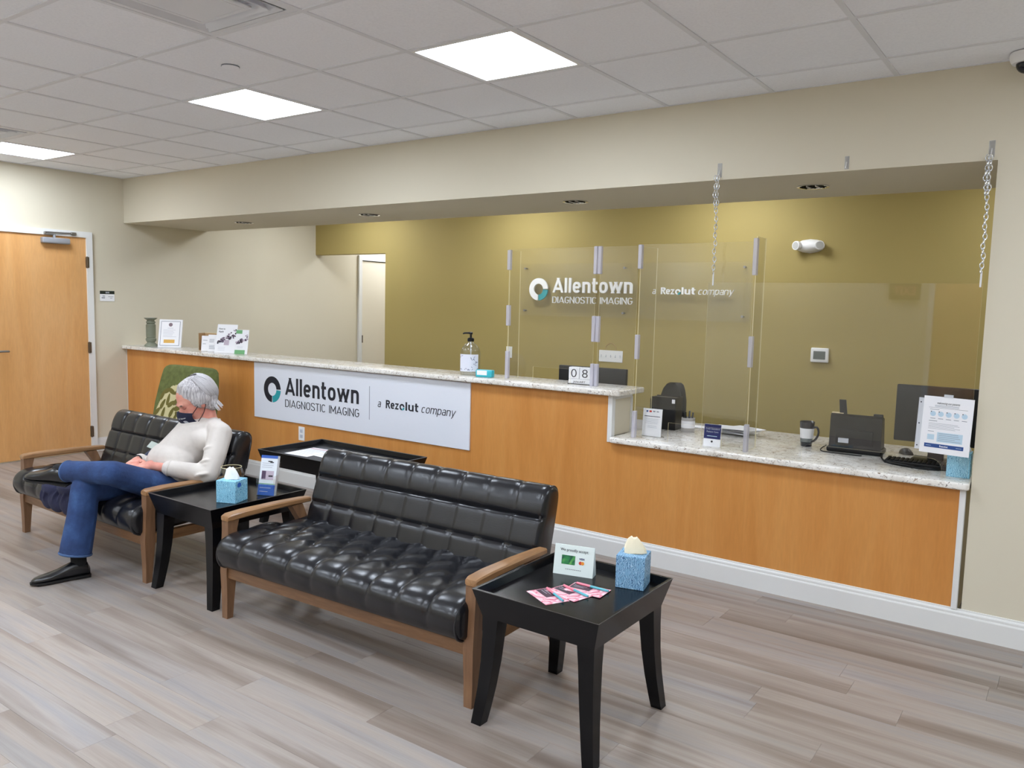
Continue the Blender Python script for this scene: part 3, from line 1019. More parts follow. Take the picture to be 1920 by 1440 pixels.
# ---- sign on the counter front and on the olive wall
def brand(parent, x0, z0, ink, thin, y, dep, sc=1.0, divider=True):
    """logo and lettering; x0,z0 is the left edge of the ring and the DIAGNOSTIC baseline"""
    R = 0.112 * sc; cx = x0 + R; cz = z0 + 0.135 * sc
    mb = MB(); g = 0.05
    mb.add(sector_vf(cx, cz, R * 0.5, R, g, 1.5 * PI - g, y, y + dep, 40))
    mb.obj('logo_ring', ink, parent, smooth=False)
    mb = MB(); mb.add(sector_vf(cx, cz, R * 0.5, R, 1.5 * PI + g, 2 * PI - g, y, y + dep, 16))
    mb.obj('logo_quarter', 'teal', parent, smooth=False)['label'] = 'teal quarter of the ring logo'
    tx = x0 + 0.283 * sc
    sign_text('lettering', 'Allentown', ink, parent, tx, y, z0 + 0.104 * sc, 0.888 * sc, 0.146 * sc, 0.165, dep)
    sign_text('lettering', 'DIAGNOSTIC IMAGING', thin, parent, tx, y, z0, 0.892 * sc, 0.064 * sc, 0.085, dep)
    if divider:
        MB().add(box(x0 + 1.286 * sc, y, z0 - 0.005, x0 + 1.290 * sc, y + dep, z0 + 0.255 * sc)).obj('divider', 'ink_grey', parent, smooth=False)
    rx = x0 + 1.38 * sc; rz = z0 + 0.102 * sc
    sign_text('lettering', 'a', thin, parent, rx, y, rz, 0.034 * sc, 0.045 * sc, 0.085, dep, 0.2)
    sign_text('lettering', 'Rez', ink, parent, rx + 0.085 * sc, y, rz, 0.135 * sc, 0.062 * sc, 0.165, dep)
    sign_text('lettering', 'lut', ink, parent, rx + 0.288 * sc, y, rz, 0.128 * sc, 0.064 * sc, 0.165, dep)
    oc = rx + 0.252 * sc; oz = rz + 0.022 * sc; r = 0.025 * sc
    MB().add(sector_vf(oc, oz, r * 0.5, r, 0.1, 1.5 * PI - 0.1, y, y + dep, 20)).obj('letter_o', ink, parent, smooth=False)
    MB().add(sector_vf(oc, oz, r * 0.5, r, 1.5 * PI + 0.1, 2 * PI - 0.1, y, y + dep, 8)).obj('letter_o_quarter', 'teal', parent, smooth=False)
    sign_text('lettering', 'company', thin, parent, rx + 0.448 * sc, y, rz, 0.328 * sc, 0.044 * sc, 0.085, dep, 0.22)

sg = thing('counter_sign', 'white sign board with dark lettering on the maple counter front', 'sign', (0, 0, 0))
part('board', rbox(2.098, -0.012, 0.531, 4.516, -0.0005, 1.012, 0.002, 1), 'sign_white', sg, False)
brand(sg, 2.235, 0.655, 'ink', 'ink', -0.0135, 0.0014)

bs = thing('wall_sign', 'clear acrylic sign with raised white letters on the olive wall', 'sign', (0, 0, 0))
pane = MB(); pane.add(box(3.2, YB - 0.040, 1.46, 5.62, YB - 0.032, 1.98))
pane.obj('acrylic_pane', 'acrylic', bs, smooth=False)
for sx in (3.255, 4.395, 5.555):
    for sz in (1.508, 1.935):
        MB().add(lathe([(0.0, 0.046), (0.011, 0.046), (0.012, 0.04), (0.008, 0.038), (0.008, 0.0)], 12), Matrix.Translation((sx, YB, sz)) @ Matrix.Rotation(PI / 2, 4, 'X')).obj('standoff', 'steel', bs)
brand(bs, 3.322, 1.590, 'letter_white', 'letter_white', YB - 0.056, 0.015, 1.0, divider=False)

# ================================================================== SOFAS
def profile_loft(prof, nu, width, disp, end_round=0.035):
    """closed (y,z) profile swept along x with a puff displacement disp(u, t) along the outward normal"""
    n = len(prof)
    cy = sum(p[0] for p in prof) / n; cz = sum(p[1] for p in prof) / n
    nor = []
    for k in range(n):
        a = V(prof[k - 1]); b = V(prof[(k + 1) % n])
        d = (b - a).normalized()
        nv = V((d.y, -d.x))
        if nv.dot(V(prof[k]) - V((cy, cz))) < 0: nv = -nv
        nor.append(nv)
    us = [0.0, 0.004, 0.012] + [0.02 + 0.96 * i / nu for i in range(nu + 1)] + [0.988, 0.996, 1.0]
    rings = []
    for u in us:
        e = min(u, 1 - u) * width
        q = min(1.0, e / end_round)
        sh = end_round * (1 - math.sqrt(max(0.0, 1 - (1 - q) ** 2)))
        ring = []
        for k in range(n):
            dd = disp(u, k / n) - sh * 0.6
            ring.append((-width / 2 + u * width, prof[k][0] + nor[k].x * dd, prof[k][1] + nor[k].y * dd))
        rings.append(ring)
    return loft(rings)

def resample(pts, n):
    P = [V((p[0], p[1], 0)) for p in pts]
    sp = smooth_path(P + [P[0]], 8)
    L = [0]
    for a, b in zip(sp, sp[1:]): L.append(L[-1] + (b - a).length)
    out = []
    j = 0
    for i in range(n):
        d = L[-1] * i / n
        while L[j + 1] < d: j += 1
        f = (d - L[j]) / max(1e-9, L[j + 1] - L[j])
        q = sp[j].lerp(sp[j + 1], f)
        out.append((q.x, q.y))
    return out

NCOL = 9
def make_sofa(label):
    t = thing('sofa', label, 'sofa', (0, 0, 0), 0, 'leather sofas with wooden arms')
    HW = 0.742
    # seat cushion
    sp = resample([(0.56, 0.295), (0.30, 0.275), (0.02, 0.265), (-0.045, 0.275), (-0.068, 0.305), (-0.075, 0.345), (-0.062, 0.385), (-0.025, 0.412), (0.05, 0.422), (0.25, 0.412), (0.45, 0.396), (0.56, 0.385)], 96)
    def seat_arc(k):
        yv, zv = sp[k % 96]
        return yv, zv
    def dseat(u, tt):
        k = int(round(tt * 96)) % 96
        yv, zv = sp[k]
        if zv < 0.29 or (yv > 0.53): return 0.0
        cu = u * NCOL
        # distance walked from the front bottom along front and top
        if yv < -0.02: s = (zv - 0.27) * 0.9
        else: s = 0.13 + (yv + 0.02)
        fu = cu - math.floor(cu)
        colp = 1 - abs(2 * fu - 1) ** 3.0
        a = min(1.0, max(0.0, (s - 0.02) / 0.07))
        straight = 0.019 * (colp ** 0.7) * a - 0.004 * a
        # diamonds further back
        rv = (s - 0.21) / 0.15
        if rv > 0:
            p = cu + rv * 0.5; q = cu - rv * 0.5
            fp = abs(2 * (p - math.floor(p)) - 1); fq = abs(2 * (q - math.floor(q)) - 1)
            dia = 0.027 * ((1 - fp ** 3.0) * (1 - fq ** 3.0)) ** 0.6 - 0.006
            bl = min(1.0, rv / 0.35)
            return straight * (1 - bl) + dia * bl
        return straight
    seat = MB().add(profile_loft(sp, 126, 2 * HW - 0.012, dseat)).obj('seat', 'leather', t, angle=60)
    for s in (-1, 1):
        x = s * (HW - 0.025)
        MB().add(tube([(x, p[0], p[1]) for p in sp[30:62]], 0.0055, 6)).obj('piping', 'piping', seat)
    # backrest
    bp = resample([(0.47, 0.37), (0.50, 0.46), (0.535, 0.56), (0.565, 0.645), (0.585, 0.70), (0.612, 0.737), (0.65, 0.752), (0.688, 0.742), (0.705, 0.71), (0.695, 0.64), (0.655, 0.48), (0.62, 0.36), (0.55, 0.34)], 96)
    def dback(u, tt):
        k = int(round(tt * 96)) % 96
        yv, zv = bp[k]
        if zv < 0.385: return 0.0
        front = yv < 0.44 + (zv - 0.34) * 0.40 + 0.05 or zv > 0.73
        if not front: return 0.0
        cu = u * NCOL; fu = cu - math.floor(cu)
        rows_ = [0.36, 0.49, 0.625, 0.80]
        for i in range(3):
            if rows_[i] <= zv < rows_[i + 1]:
                fv = (zv - rows_[i]) / (rows_[i + 1] - rows_[i]); break
        else:
            fv = 0.5
        if zv > 0.70 and yv > 0.60:
            fv = 0.5
        c = (1 - abs(2 * fu - 1) ** 6.0) ** 0.7
        r = (1 - abs(2 * fv - 1) ** 9.0) ** 0.6
        fade = 1.0 if yv < 0.62 else max(0.0, 1 - (yv - 0.62) / 0.06)
        return (0.022 * (0.52 + 0.48 * c) * r - 0.007) * fade
    back = MB().add(profile_loft(bp, 126, 2 * HW - 0.05, dback)).obj('backrest', 'leather', t, angle=60)
    for s in (-1, 1):
        x = s * (HW - 0.043)
        MB().add(tube([(x, p[0], p[1]) for p in bp[4:66]], 0.0045, 6)).obj('piping', 'piping', back)
    # frame
    MB().add(rbox(-HW + 0.02, -0.012, 0.205, HW - 0.02, 0.014, 0.268, 0.004, 2)).obj('front_rail', 'walnut_rail', t)
    MB().add(rbox(-HW + 0.02, 0.53, 0.22, HW - 0.02, 0.555, 0.285, 0.004, 2)).obj('back_rail', 'walnut_rail', t)
    for s in (-1, 1):
        x = s * HW
        MB().add(rbox(x - 0.02, 0.0, 0.215, x + 0.02, 0.55, 0.27, 0.004, 2)).obj('side_rail', 'walnut_arm' if False else 'walnut', t)
        # front leg and arm post, one tapering piece
        def sec(yc, z, wx, wy):
            return [(x - wx, yc - wy, z), (x + wx, yc - wy, z), (x + wx, yc + wy, z), (x - wx, yc + wy, z)]
        MB().add(loft([sec(0.0, 0, 0.019, 0.017), sec(0.004, 0.1, 0.021, 0.021), sec(0.008, 0.235, 0.024, 0.030), sec(0.012, 0.36, 0.024, 0.026), sec(0.016, 0.44, 0.024, 0.026), sec(0.022, 0.488, 0.024, 0.032)])).obj('front_leg', 'walnut_leg', t, smooth=False)
        MB().add(loft([sec(0.665, 0, 0.018, 0.018), sec(0.60, 0.15, 0.021, 0.022), sec(0.52, 0.30, 0.023, 0.028), sec(0.47, 0.40, 0.023, 0.026), sec(0.425, 0.485, 0.023, 0.036)])).obj('rear_leg', 'walnut_leg', t, smooth=False)
        def asec(yc, wx, z0, z1):
            c = 0.006
            return [(x - wx + c, yc, z0), (x + wx - c, yc, z0), (x + wx, yc, z0 + c), (x + wx, yc, z1 - c), (x + wx - c, yc, z1), (x - wx + c, yc, z1), (x - wx, yc, z1 - c), (x - wx, yc, z0 + c)]
        MB().add(loft([asec(-0.016, 0.020, 0.490, 0.504), asec(-0.011, 0.027, 0.486, 0.512), asec(0.010, 0.032, 0.486, 0.518), asec(0.10, 0.033, 0.490, 0.522), asec(0.30, 0.030, 0.490, 0.520), asec(0.47, 0.026, 0.486, 0.514), asec(0.52, 0.022, 0.484, 0.510)])).obj('armrest', 'walnut', t, angle=30)
    return t
sofa = make_sofa('empty black tufted leather sofa in the foreground beside the pink flyers table')
sofa.location = (5.408, -2.058, 0)
sofa.rotation_euler.z = math.radians(2.0)
sofa2 = copy_tree(sofa)
sofa2.location = (3.165, -2.05, 0)
sofa2.rotation_euler.z = math.radians(-0.8)
sofa2['label'] = 'black tufted leather sofa the seated man is on, nearest the door'

# ================================================================== TABLES
def make_table(label, lx, ly, group):
    t = thing('side_table', label, 'table', (0, 0, 0), 0, group)
    ZR, ZTR = 0.52, 0.492
    hx, hy = lx / 2, ly / 2
    # flared tray rim, four mitred boards
    def rimring(off, z): return [(-hx - off, -hy - off, z), (hx + off, -hy - off, z), (hx + off, hy + off, z), (-hx - off, hy + off, z)]
    outer = [(0.0, ZR), (-0.030, 0.425)]
    inn = [(-0.014, ZR), (-0.040, 0.425)]
    for k in range(4):
        def corner(off, z, i): return V(rimring(off, z)[i % 4])
        a = [corner(0.0, ZR, k), corner(-0.012, ZR, k), corner(-0.045, 0.412, k), corner(-0.030, 0.412, k)]
        b = [corner(0.0, ZR, k + 1), corner(-0.012, ZR, k + 1), corner(-0.045, 0.412, k + 1), corner(-0.030, 0.412, k + 1)]
        MB().add(loft([a, b])).obj('apron_board', 'espresso', t, smooth=False)
        # worn top edge of the rim
        a2 = [corner(0.0005, ZR + 0.0006, k), corner(-0.0022, ZR + 0.0006, k), corner(-0.0022, ZR - 0.001, k), corner(0.0004, ZR - 0.001, k)]
        b2 = [corner(0.0005, ZR + 0.0006, k + 1), corner(-0.0022, ZR + 0.0006, k + 1), corner(-0.0022, ZR - 0.001, k + 1), corner(0.0004, ZR - 0.001, k + 1)]
        MB().add(loft([a2, b2])).obj('worn_edge', 'espresso_edge', t, smooth=False)
    MB().add(box(-hx + 0.019, -hy + 0.019, ZTR - 0.018, hx - 0.019, hy - 0.019, ZTR)).obj('tray', 'espresso', t, smooth=False)
    for sx in (-1, 1):
        for sy in (-1, 1):
            rings = []
            for z, off, wd in ((0.0, -0.004, 0.044), (0.05, -0.010, 0.047), (0.14, -0.020, 0.051), (0.24, -0.027, 0.056), (0.34, -0.030, 0.061), (0.412, -0.0302, 0.068), (0.47, -0.0145, 0.072)):
                ox, oy = sx * (hx + off), sy * (hy + off)
                r = [(ox, oy, z), (ox - sx * wd, oy, z), (ox - sx * wd, oy - sy * wd, z), (ox, oy - sy * wd, z)]
                rings.append(r if sx * sy > 0 else r[::-1])
            MB().add(loft(rings)).obj('leg', 'espresso', t, angle=50)
    return t
ta = make_table('black square side table holding pink flyers and a tent card', 0.535, 0.585, 'square black side tables')
ta.location = (6.492, -1.838, 0)
tb = make_table('black square side table between the two sofas, holding a glass bowl', 0.56, 0.60, 'square black side tables')
tb.location = (4.272, -1.795, 0)
tc = make_table('long black coffee table with papers against the counter, behind the foreground sofa', 1.06, 0.58, 'black tables')
tc.name = 'coffee_table'; tc['group'] = ''
del tc['group']
tc.location = (3.89, -0.635, 0)

# ================================================================== GREEN CHAIR
gc = thing('upholstered_chair', 'green upholstered chair with leaf print standing against the counter', 'chair', (1.665, -0.42, 0), math.radians(2))
def gring(z, hw, yc, th, r=0.045):
    pts = []
    for cx, cy, a0 in ((hw - r, th / 2 - r * 0.6, 0), (-hw + r, th / 2 - r * 0.6, 90), (-hw + r, -th / 2 + r * 0.6, 180), (hw - r, -th / 2 + r * 0.6, 270)):
        for k in range(5):
            a = math.radians(a0 + 90 * k / 4)
            pts.append((cx + r * math.cos(a), yc + cy + r * 0.6 * math.sin(a), z))
    return pts
rr = []
for z, hw, yc, th in ((0.40, 0.40, -0.02, 0.10), (0.50, 0.395, 0.0, 0.115), (0.62, 0.385, 0.02, 0.12), (0.75, 0.372, 0.045, 0.115), (0.86, 0.358, 0.065, 0.105), (0.92, 0.345, 0.075, 0.095), (0.945, 0.325, 0.079, 0.075), (0.957, 0.29, 0.081, 0.05), (0.960, 0.25, 0.081, 0.03)):
    rr.append(gring(z, hw, yc, th, min(0.045, th * 0.45)))
bk = MB().add(loft(rr)).obj('backrest', 'green_fabric', gc, angle=60)
# leaf print laid on the front of the back
def front_y(z):
    tab = [(0.40, -0.07), (0.50, -0.0575), (0.62, -0.04), (0.75, -0.0125), (0.86, 0.0125), (0.92, 0.0275), (0.96, 0.05)]
    for (a, ya), (b, yb2) in zip(tab, tab[1:]):
        if a <= z <= b: return ya + (yb2 - ya) * (z - a) / (b - a)
    return tab[0][1]
gm = MB()
gp = [(-0.37, 0.42), (0.24, 0.42), (0.22, 0.50), (0.12, 0.60), (0.08, 0.70), (0.02, 0.775), (-0.06, 0.80), (-0.14, 0.785), (-0.22, 0.74), (-0.28, 0.66), (-0.33, 0.56), (-0.36, 0.50)]
n = 28; m = 20
def in_poly(x, z, P):
    c = False
    for (x1, z1), (x2, z2) in zip(P, P[1:] + P[:1]):
        if (z1 > z) != (z2 > z) and x < (x2 - x1) * (z - z1) / (z2 - z1) + x1: c = not c
    return c
idx = {}
vs = []; fs = []
step = 0.008
for i in range(-50, 40):
    for j in range(0, 52):
        x0, z0 = i * step, 0.42 + j * step
        if in_poly(x0 + step / 2, z0 + step / 2, gp):
            q = []
            for (a, b) in ((0, 0), (1, 0), (1, 1), (0, 1)):
                key = (i + a, j + b)
                if key not in idx:
                    idx[key] = len(vs); xx, zz = key[0] * step, 0.42 + key[1] * step
                    vs.append((xx, front_y(zz) - 0.0015, zz))
                q.append(idx[key])
            fs.append(q)
gm.add((vs, fs)).obj('print_ground', 'cream_fabric', bk, smooth=True)
lm = random.Random(5)
leaves = [(-0.26, 0.70, 60), (-0.20, 0.74, 20), (-0.13, 0.735, -20), (-0.17, 0.665, 80), (-0.24, 0.62, 55), (-0.12, 0.63, 30), (-0.05, 0.66, 40), (-0.31, 0.55, 40), (-0.22, 0.545, 70), (-0.10, 0.56, 55), (-0.02, 0.60, 15), (0.0, 0.54, -25), (-0.05, 0.50, 70), (-0.15, 0.48, 45), (0.06, 0.62, 30), (-0.28, 0.47, 30), (0.03, 0.71, 65), (-0.04, 0.735, 10), (0.10, 0.52, 50), (-0.20, 0.445, 80)]
for (lx, lz, an) in leaves:
    L = 0.055; pts = []
    a = math.radians(an)
    for k in range(12):
        tt = 2 * PI * k / 12
        px = L * math.cos(tt); pz = 0.021 * math.sin(tt) * (1 - 0.25 * math.cos(tt))
        X = lx + px * math.cos(a) - pz * math.sin(a); Z = lz + px * math.sin(a) + pz * math.cos(a)
        pts.append((X, front_y(min(0.95, max(0.41, Z))) - 0.003, Z))
    MB().add((pts, [tuple(range(12))])).obj('leaf', 'leaf_print', bk, smooth=False)
MB().add(rbox(-0.27, -0.46, 0.33, 0.36, 0.0, 0.44, 0.03, 3)).obj('seat', 'green_fabric', gc)
for sx in (-1, 1):
    for yy in (-0.45, 0.02):
        MB().add(loft([[(sx * 0.29 - q, yy - q, z), (sx * 0.29 + q, yy - q, z), (sx * 0.29 + q, yy + q, z), (sx * 0.29 - q, yy + q, z)] for z, q in ((0, 0.016), (0.34, 0.026))])).obj('leg', 'espresso', gc, smooth=False)

# ================================================================== THINGS ON TABLES
def tissue_box(label, loc, rz, sx, sy, sz, mat, tissue, oval=True, badge=False):
    t = thing('tissue_box', label, 'tissue box', loc, rz, 'tissue boxes')
    b = MB().add(rbox(-sx / 2, -sy / 2, 0, sx / 2, sy / 2, sz, 0.002, 1)).obj('box', mat, t)
    n = 24
    MB().add((
        [(0.36 * sx * math.cos(2 * PI * k / n), 0.18 * sy * math.sin(2 * PI * k / n), sz + 0.0006) for k in range(n)], [tuple(range(n))])).obj('opening', 'dark', b, smooth=False)
    rings = []
    rr = random.Random(int(sx * 1e5) + int(loc[0] * 100))
    for z, r in ((-0.002, 0.034), (0.014, 0.032), (0.032, 0.026), (0.048, 0.020), (0.060, 0.009)):
        ring = []
        for k in range(16):
            a = 2 * PI * k / 16
            q = r * (1 + 0.28 * math.cos(3 * a + z * 40) + 0.12 * rr.random())
            ring.append((q * math.cos(a) * 1.1, q * math.sin(a) * 0.55, sz + z + 0.006 * math.cos(2 * a)))
        rings.append(ring)
    MB().add(loft(rings)).obj('tissue', tissue, t)
    if badge:
        MB().add(([( sx / 2 + 0.0006, -sy * 0.20 + 0.018 * math.cos(2 * PI * k / 20), sz * 0.80 + 0.013 * math.sin(2 * PI * k / 20)) for k in range(20)], [tuple(range(20))])).obj('badge', 'kblue', t, smooth=False)
    return t
tissue_box('dark floral blue tissue box with cream tissue on the foreground table', (6.634, -1.640, 0.492), math.radians(14), 0.112, 0.112, 0.128, 'tb_dark', 'tissue_cream')
tissue_box('pale blue tissue box on the table between the sofas', (4.372, -1.845, 0.492), math.radians(22), 0.115, 0.115, 0.118, 'tb_light', 'tissue', badge=True)
tissue_box('blue tissue box at the right end of the low counter', (7.527, 0.155, ZL), math.radians(2), 0.105, 0.11, 0.125, 'tb_light', 'tissue', badge=True)

# tent card
tw = 0.165
t = thing('tent_card', 'white folded tent card listing accepted payment cards', 'card', (6.318, -1.722, 0.492), math.radians(14))
hgt = 0.116
mb = MB(); mb.add(poly([(0, 0), (1, 0)], 0, 0) if False else loft([[(0, -0.0, 0), (0, 0.052, 0), (0, 0.028, hgt), (0, 0.024, hgt)], [(tw, -0.0, 0), (tw, 0.052, 0), (tw, 0.028, hgt), (tw, 0.024, hgt)]]))
mb.obj('card', flat('card_pale_mint', (226, 238, 236), 0.5), t, smooth=False)
fc = link('front_print', None, t)
fc.rotation_euler = (-math.atan2(0.024, hgt), 0, 0)
text('lettering', 'We proudly accept:', 'ink', fc, tw / 2, -0.0012, 0.094, width=0.118, height=0.011, bold=0.0, depth=0.0006, center=True)
MB().add(rbox(0.032, -0.0014, 0.042, 0.088, -0.0004, 0.078, 0.0004, 1)).obj('card_picture', 'green_card', fc, smooth=False)
text('lettering', 'VISA', 'visa_blue', fc, 0.105, -0.0012, 0.066, width=0.022, height=0.007, bold=0.03, depth=0.0006, shear=0.2)
MB().add(disc_vf(0.111, 0.053, 0.0068, -0.0012, 0.0006)).obj('red_disc', 'red_print', fc, smooth=False)
MB().add(disc_vf(0.120, 0.053, 0.0068, -0.0014, 0.0006)).obj('orange_disc', 'orange_print', fc, smooth=False)
rects('fine_print', [(0.050 + 0.0075 * k, 0.022, 0.0555 + 0.0075 * k, 0.0245) for k in range(9)], 'ink_grey', fc, -0.0010, 0.0006)

# three flyers with a pen clipped to each
FL = [((6.445, -1.955), -28, 'pink flyer with a pen, bottom left of the fan on the table', 0.0), ((6.492, -1.880), -14, 'pink flyer with a pen, middle of the fan on the table', 0.0012), ((6.530, -1.810), 4, 'pink flyer with a pen, topmost right of the fan on the table', 0.0024)]
for (px, py), an, lab, dz in FL:
    t = thing('flyer', lab, 'flyer', (px, py, 0.4925 + dz), math.radians(an), 'pink flyers on the table')
    MB().add(box(-0.076, -0.05, 0, 0.076, 0.05, 0.0008)).obj('sheet', 'pink', t, smooth=False)
    MB().add(box(-0.072, -0.012, 0.0009, 0.012, 0.047, 0.0011)).obj('dark_print', 'flyer_dark', t, smooth=False)
    mb = MB()
    for i in range(3):
        mb.add(box(-0.062, 0.006 + 0.012 * i, 0.0012, -0.02 + 0.01 * i, 0.0085 + 0.012 * i, 0.0014))
    mb.obj('lettering', 'ink_lt', t, smooth=False)
    pen = MB().add(tube([(-0.06, 0.030, 0.0062), (0.0, 0.026, 0.0062)], [0.0050, 0.0050], 10)).obj('pen_cap', 'pink_pen', t)
    MB().add(tube([(0.0, 0.026, 0.0062), (0.065, 0.0215, 0.0062), (0.078, 0.0205, 0.0062)], [0.0046, 0.0046, 0.0036], 10)).obj('pen_barrel', 'teal_pen', t)

# glass bowl, leaflet holder, papers
t = thing('glass_bowl', 'round clear glass bowl of dried petals behind the pale blue tissue box', 'bowl', (4.112, -1.665, 0.492))
MB().add(lathe([(0.0, 0.002), (0.03, 0.0), (0.032, 0.004), (0.018, 0.008), (0.045, 0.022), (0.066, 0.05), (0.070, 0.075), (0.064, 0.10), (0.056, 0.118), (0.0575, 0.121), (0.0545, 0.121), (0.062, 0.10), (0.067, 0.075), (0.063, 0.052), (0.044, 0.026), (0.0, 0.018)], 32)).obj('glass', 'glass', t)
MB().add(tube([(0.056 * math.cos(2 * PI * k / 28), 0.056 * math.sin(2 * PI * k / 28), 0.120) for k in range(29)], 0.0016, 6)).obj('rim', 'acr_edge_lit', t)
mb = MB(); rr = random.Random(2)
for i in range(26):
    a = rr.random() * 6.28; q = 0.046 * math.sqrt(rr.random()); z = 0.034 + 0.028 * rr.random()
    mb.add(ball((0, 0, 0), (0.014, 0.011, 0.004), 8, 5), Matrix.Translation((q * math.cos(a), q * math.sin(a), z)) @ Euler((rr.random() * 3, rr.random() * 3, rr.random() * 3)).to_matrix().to_4x4())
o = mb.obj('petals', 'potpourri', t); o['kind'] = 'stuff'

t = thing('leaflet_holder', 'clear stand of tall blue and white leaflets on the table between the sofas', 'leaflet holder', (4.415, -1.668, 0.492), math.radians(24))
tilt = Matrix.Rotation(math.radians(-14), 4, 'X')
mb = MB(); mb.add(box(-0.052, 0.0, 0, 0.052, 0.002, 0.095), tilt); mb.add(box(-0.052, -0.0, 0.0, -0.050, 0.05, 0.11)); mb.add(box(0.050, 0.0, 0.0, 0.052, 0.05, 0.11)); mb.add(box(-0.052, 0.0, 0, 0.052, 0.055, 0.002)); mb.add(box(-0.052, 0.036, 0, 0.052, 0.038, 0.19), tilt)
mb.obj('stand', 'acrylic', t, smooth=False)
lf = MB().add(box(-0.049, 0.006, 0.004, 0.049, 0.030, 0.222), tilt).obj('leaflet_stack', flat('leaflet_white', (226, 232, 238), 0.5), t, smooth=False)
def tp(x0, z0, x1, z1, mat, name='print'):
    MB().add(box(x0, 0.0050, z0, x1, 0.0056, z1), tilt).obj(name, mat, lf, smooth=False)
tp(-0.049, 0.004, 0.049, 0.062, 'blue2'); tp(-0.049, 0.206, 0.049, 0.222, 'blue2'); tp(-0.038, 0.088, 0.034, 0.138, 'mauve', 'photo_print'); tp(-0.036, 0.092, -0.012, 0.136, 'purple_print', 'photo_print')
tp(0.004, 0.105, 0.03, 0.114, 'ink', 'photo_print'); tp(-0.049, 0.064, 0.049, 0.068, 'green_print')
tp(-0.006, 0.186, 0.020, 0.192, 'ink', 'emblem'); tp(0.006, 0.182, 0.028, 0.187, 'ink', 'emblem')
mb = MB()
for (x0, z0, x1, z1) in rows(-0.04, 0.18, 0.03, 3, 0.011, 0.003, 0.3, 4) + rows(-0.04, 0.046, 0.03, 2, 0.02, 0.003, 0.3, 8):
    mb.add(box(x0, 0.0046, z0, x1, 0.0052, z1), tilt)
mb.obj('fine_print', 'ink_lt', lf, smooth=False)

for k, (px, py, an, lab) in enumerate(((3.60, -0.66, 4, 'printed sheet on the coffee table, left one'), (3.80, -0.60, -6, 'printed sheet on the coffee table, right one'))):
    t = thing('paper_sheet', lab, 'paper', (px, py, 0.4925 + 0.0012 * k), math.radians(an), 'papers on the coffee table')
    MB().add(box(-0.11, -0.14, 0, 0.11, 0.14, 0.0008)).obj('sheet', 'paper', t, smooth=False)
    mb = MB()
    for i in range(7):
        mb.add(box(-0.09, -0.11 + 0.033 * i, 0.0009, 0.05 + 0.04 * ((i * 37) % 3) / 3, -0.104 + 0.033 * i, 0.0011))
    mb.obj('fine_print', 'ink_lt', t, smooth=False)
    MB().add(box(-0.1, 0.10, 0.0009, 0.1, 0.118, 0.0011)).obj('heading', flat('heading_rose', (214, 170, 176), 0.6), t, smooth=False)

# ================================================================== THINGS ON THE HIGH LEDGE
t = thing('candle_holder', 'sage green turned ceramic candle holder at the left end of the ledge', 'candle holder', (0.30, 0.09, ZT))
MB().add(lathe([(0.0, 0.0), (0.062, 0.0), (0.064, 0.008), (0.056, 0.022), (0.040, 0.034), (0.036, 0.044), (0.044, 0.052), (0.050, 0.064), (0.050, 0.078), (0.042, 0.088), (0.046, 0.094), (0.046, 0.218), (0.042, 0.224), (0.036, 0.230), (0.044, 0.236), (0.044, 0.250), (0.036, 0.256), (0.036, 0.266), (0.050, 0.274), (0.062, 0.284), (0.062, 0.288), (0.040, 0.286), (0.0, 0.284)], 24)).obj('stem', 'sage', t, angle=30)
MB().add(lathe([(0.0, 0.2845), (0.03, 0.2845), (0.03, 0.289), (0.0, 0.289)], 20)).obj('cup_insert', 'ink_grey', t)

def place(o, loc, rz, tilt=0.0, roll=0.0):
    o.location = loc
    o.rotation_euler = Euler((tilt, roll, rz), 'XYZ')
    return o
LEAN = math.radians(-14)
t = sheet('framed_certificate', 0.226, 0.285, 'ceramic_white', 0.016)
tag(t, 'white framed certificate with gold label leaning near the left wall', 'picture frame')
place(t, (0.475, 0.055, ZT + 0.001), math.radians(38), LEAN)
rects('mat_line', [(0.018, 0.018, 0.208, 0.267)], 'ink_grey', t, -0.0006, 0.0006)
rects('certificate', [(0.023, 0.023, 0.203, 0.262)], 'paper', t, -0.0012, 0.0006)
MB().add(disc_vf(0.113, 0.232, 0.019, -0.0018, 0.0006)).obj('seal', flat('seal_mauve', (126, 106, 116), 0.6), t, smooth=False)
rects('gold_label', [(0.055, 0.045, 0.162, 0.080)], 'gold_print', t, -0.0018, 0.0006)
rects('fine_print', [(0.085, 0.194, 0.141, 0.198)] + rows(0.045, 0.18, 0.18, 6, 0.014, 0.003, 0.5, 3), 'ink_lt', t, -0.0018, 0.0006)

# cardboard display with leaflets
t = thing('brochure_display', 'low cardboard display box holding cards and brochures on the ledge', 'display box', (1.06, 0.13, ZT), math.radians(8))
mb = MB(); mb.add(box(0, 0.075, 0, 0.56, 0.079, 0.165)); mb.add(box(0, 0, 0, 0.004, 0.079, 0.165)); mb.add(box(0.556, 0, 0, 0.56, 0.079, 0.165)); mb.add(box(0, 0.0, 0, 0.56, 0.079, 0.003))
mb.obj('box', 'kraft', t, smooth=False)
MB().add(box(-0.001, 0.073, 0.163, 0.561, 0.081, 0.170)).obj('top_edge', 'kraft_edge', t, smooth=False)
def card(name, label, loc, rz, w, h, tl, cat='card', mat='paper', th=0.002, group=None):
    o = sheet(name, w, h, mat, th)
    tag(o, label, cat, group)
    place(o, loc, rz, math.radians(tl))
    return o
o = card('rack_card', 'narrow white card in the cardboard display, the left one', (1.165, 0.085, ZT + 0.001), math.radians(26), 0.085, 0.145, -8, 'card', group='narrow cards in the display')
rects('fine_print', [(0.014, 0.1, 0.06, 0.104), (0.014, 0.066, 0.046, 0.070)], 'ink_grey', o, -0.0006)
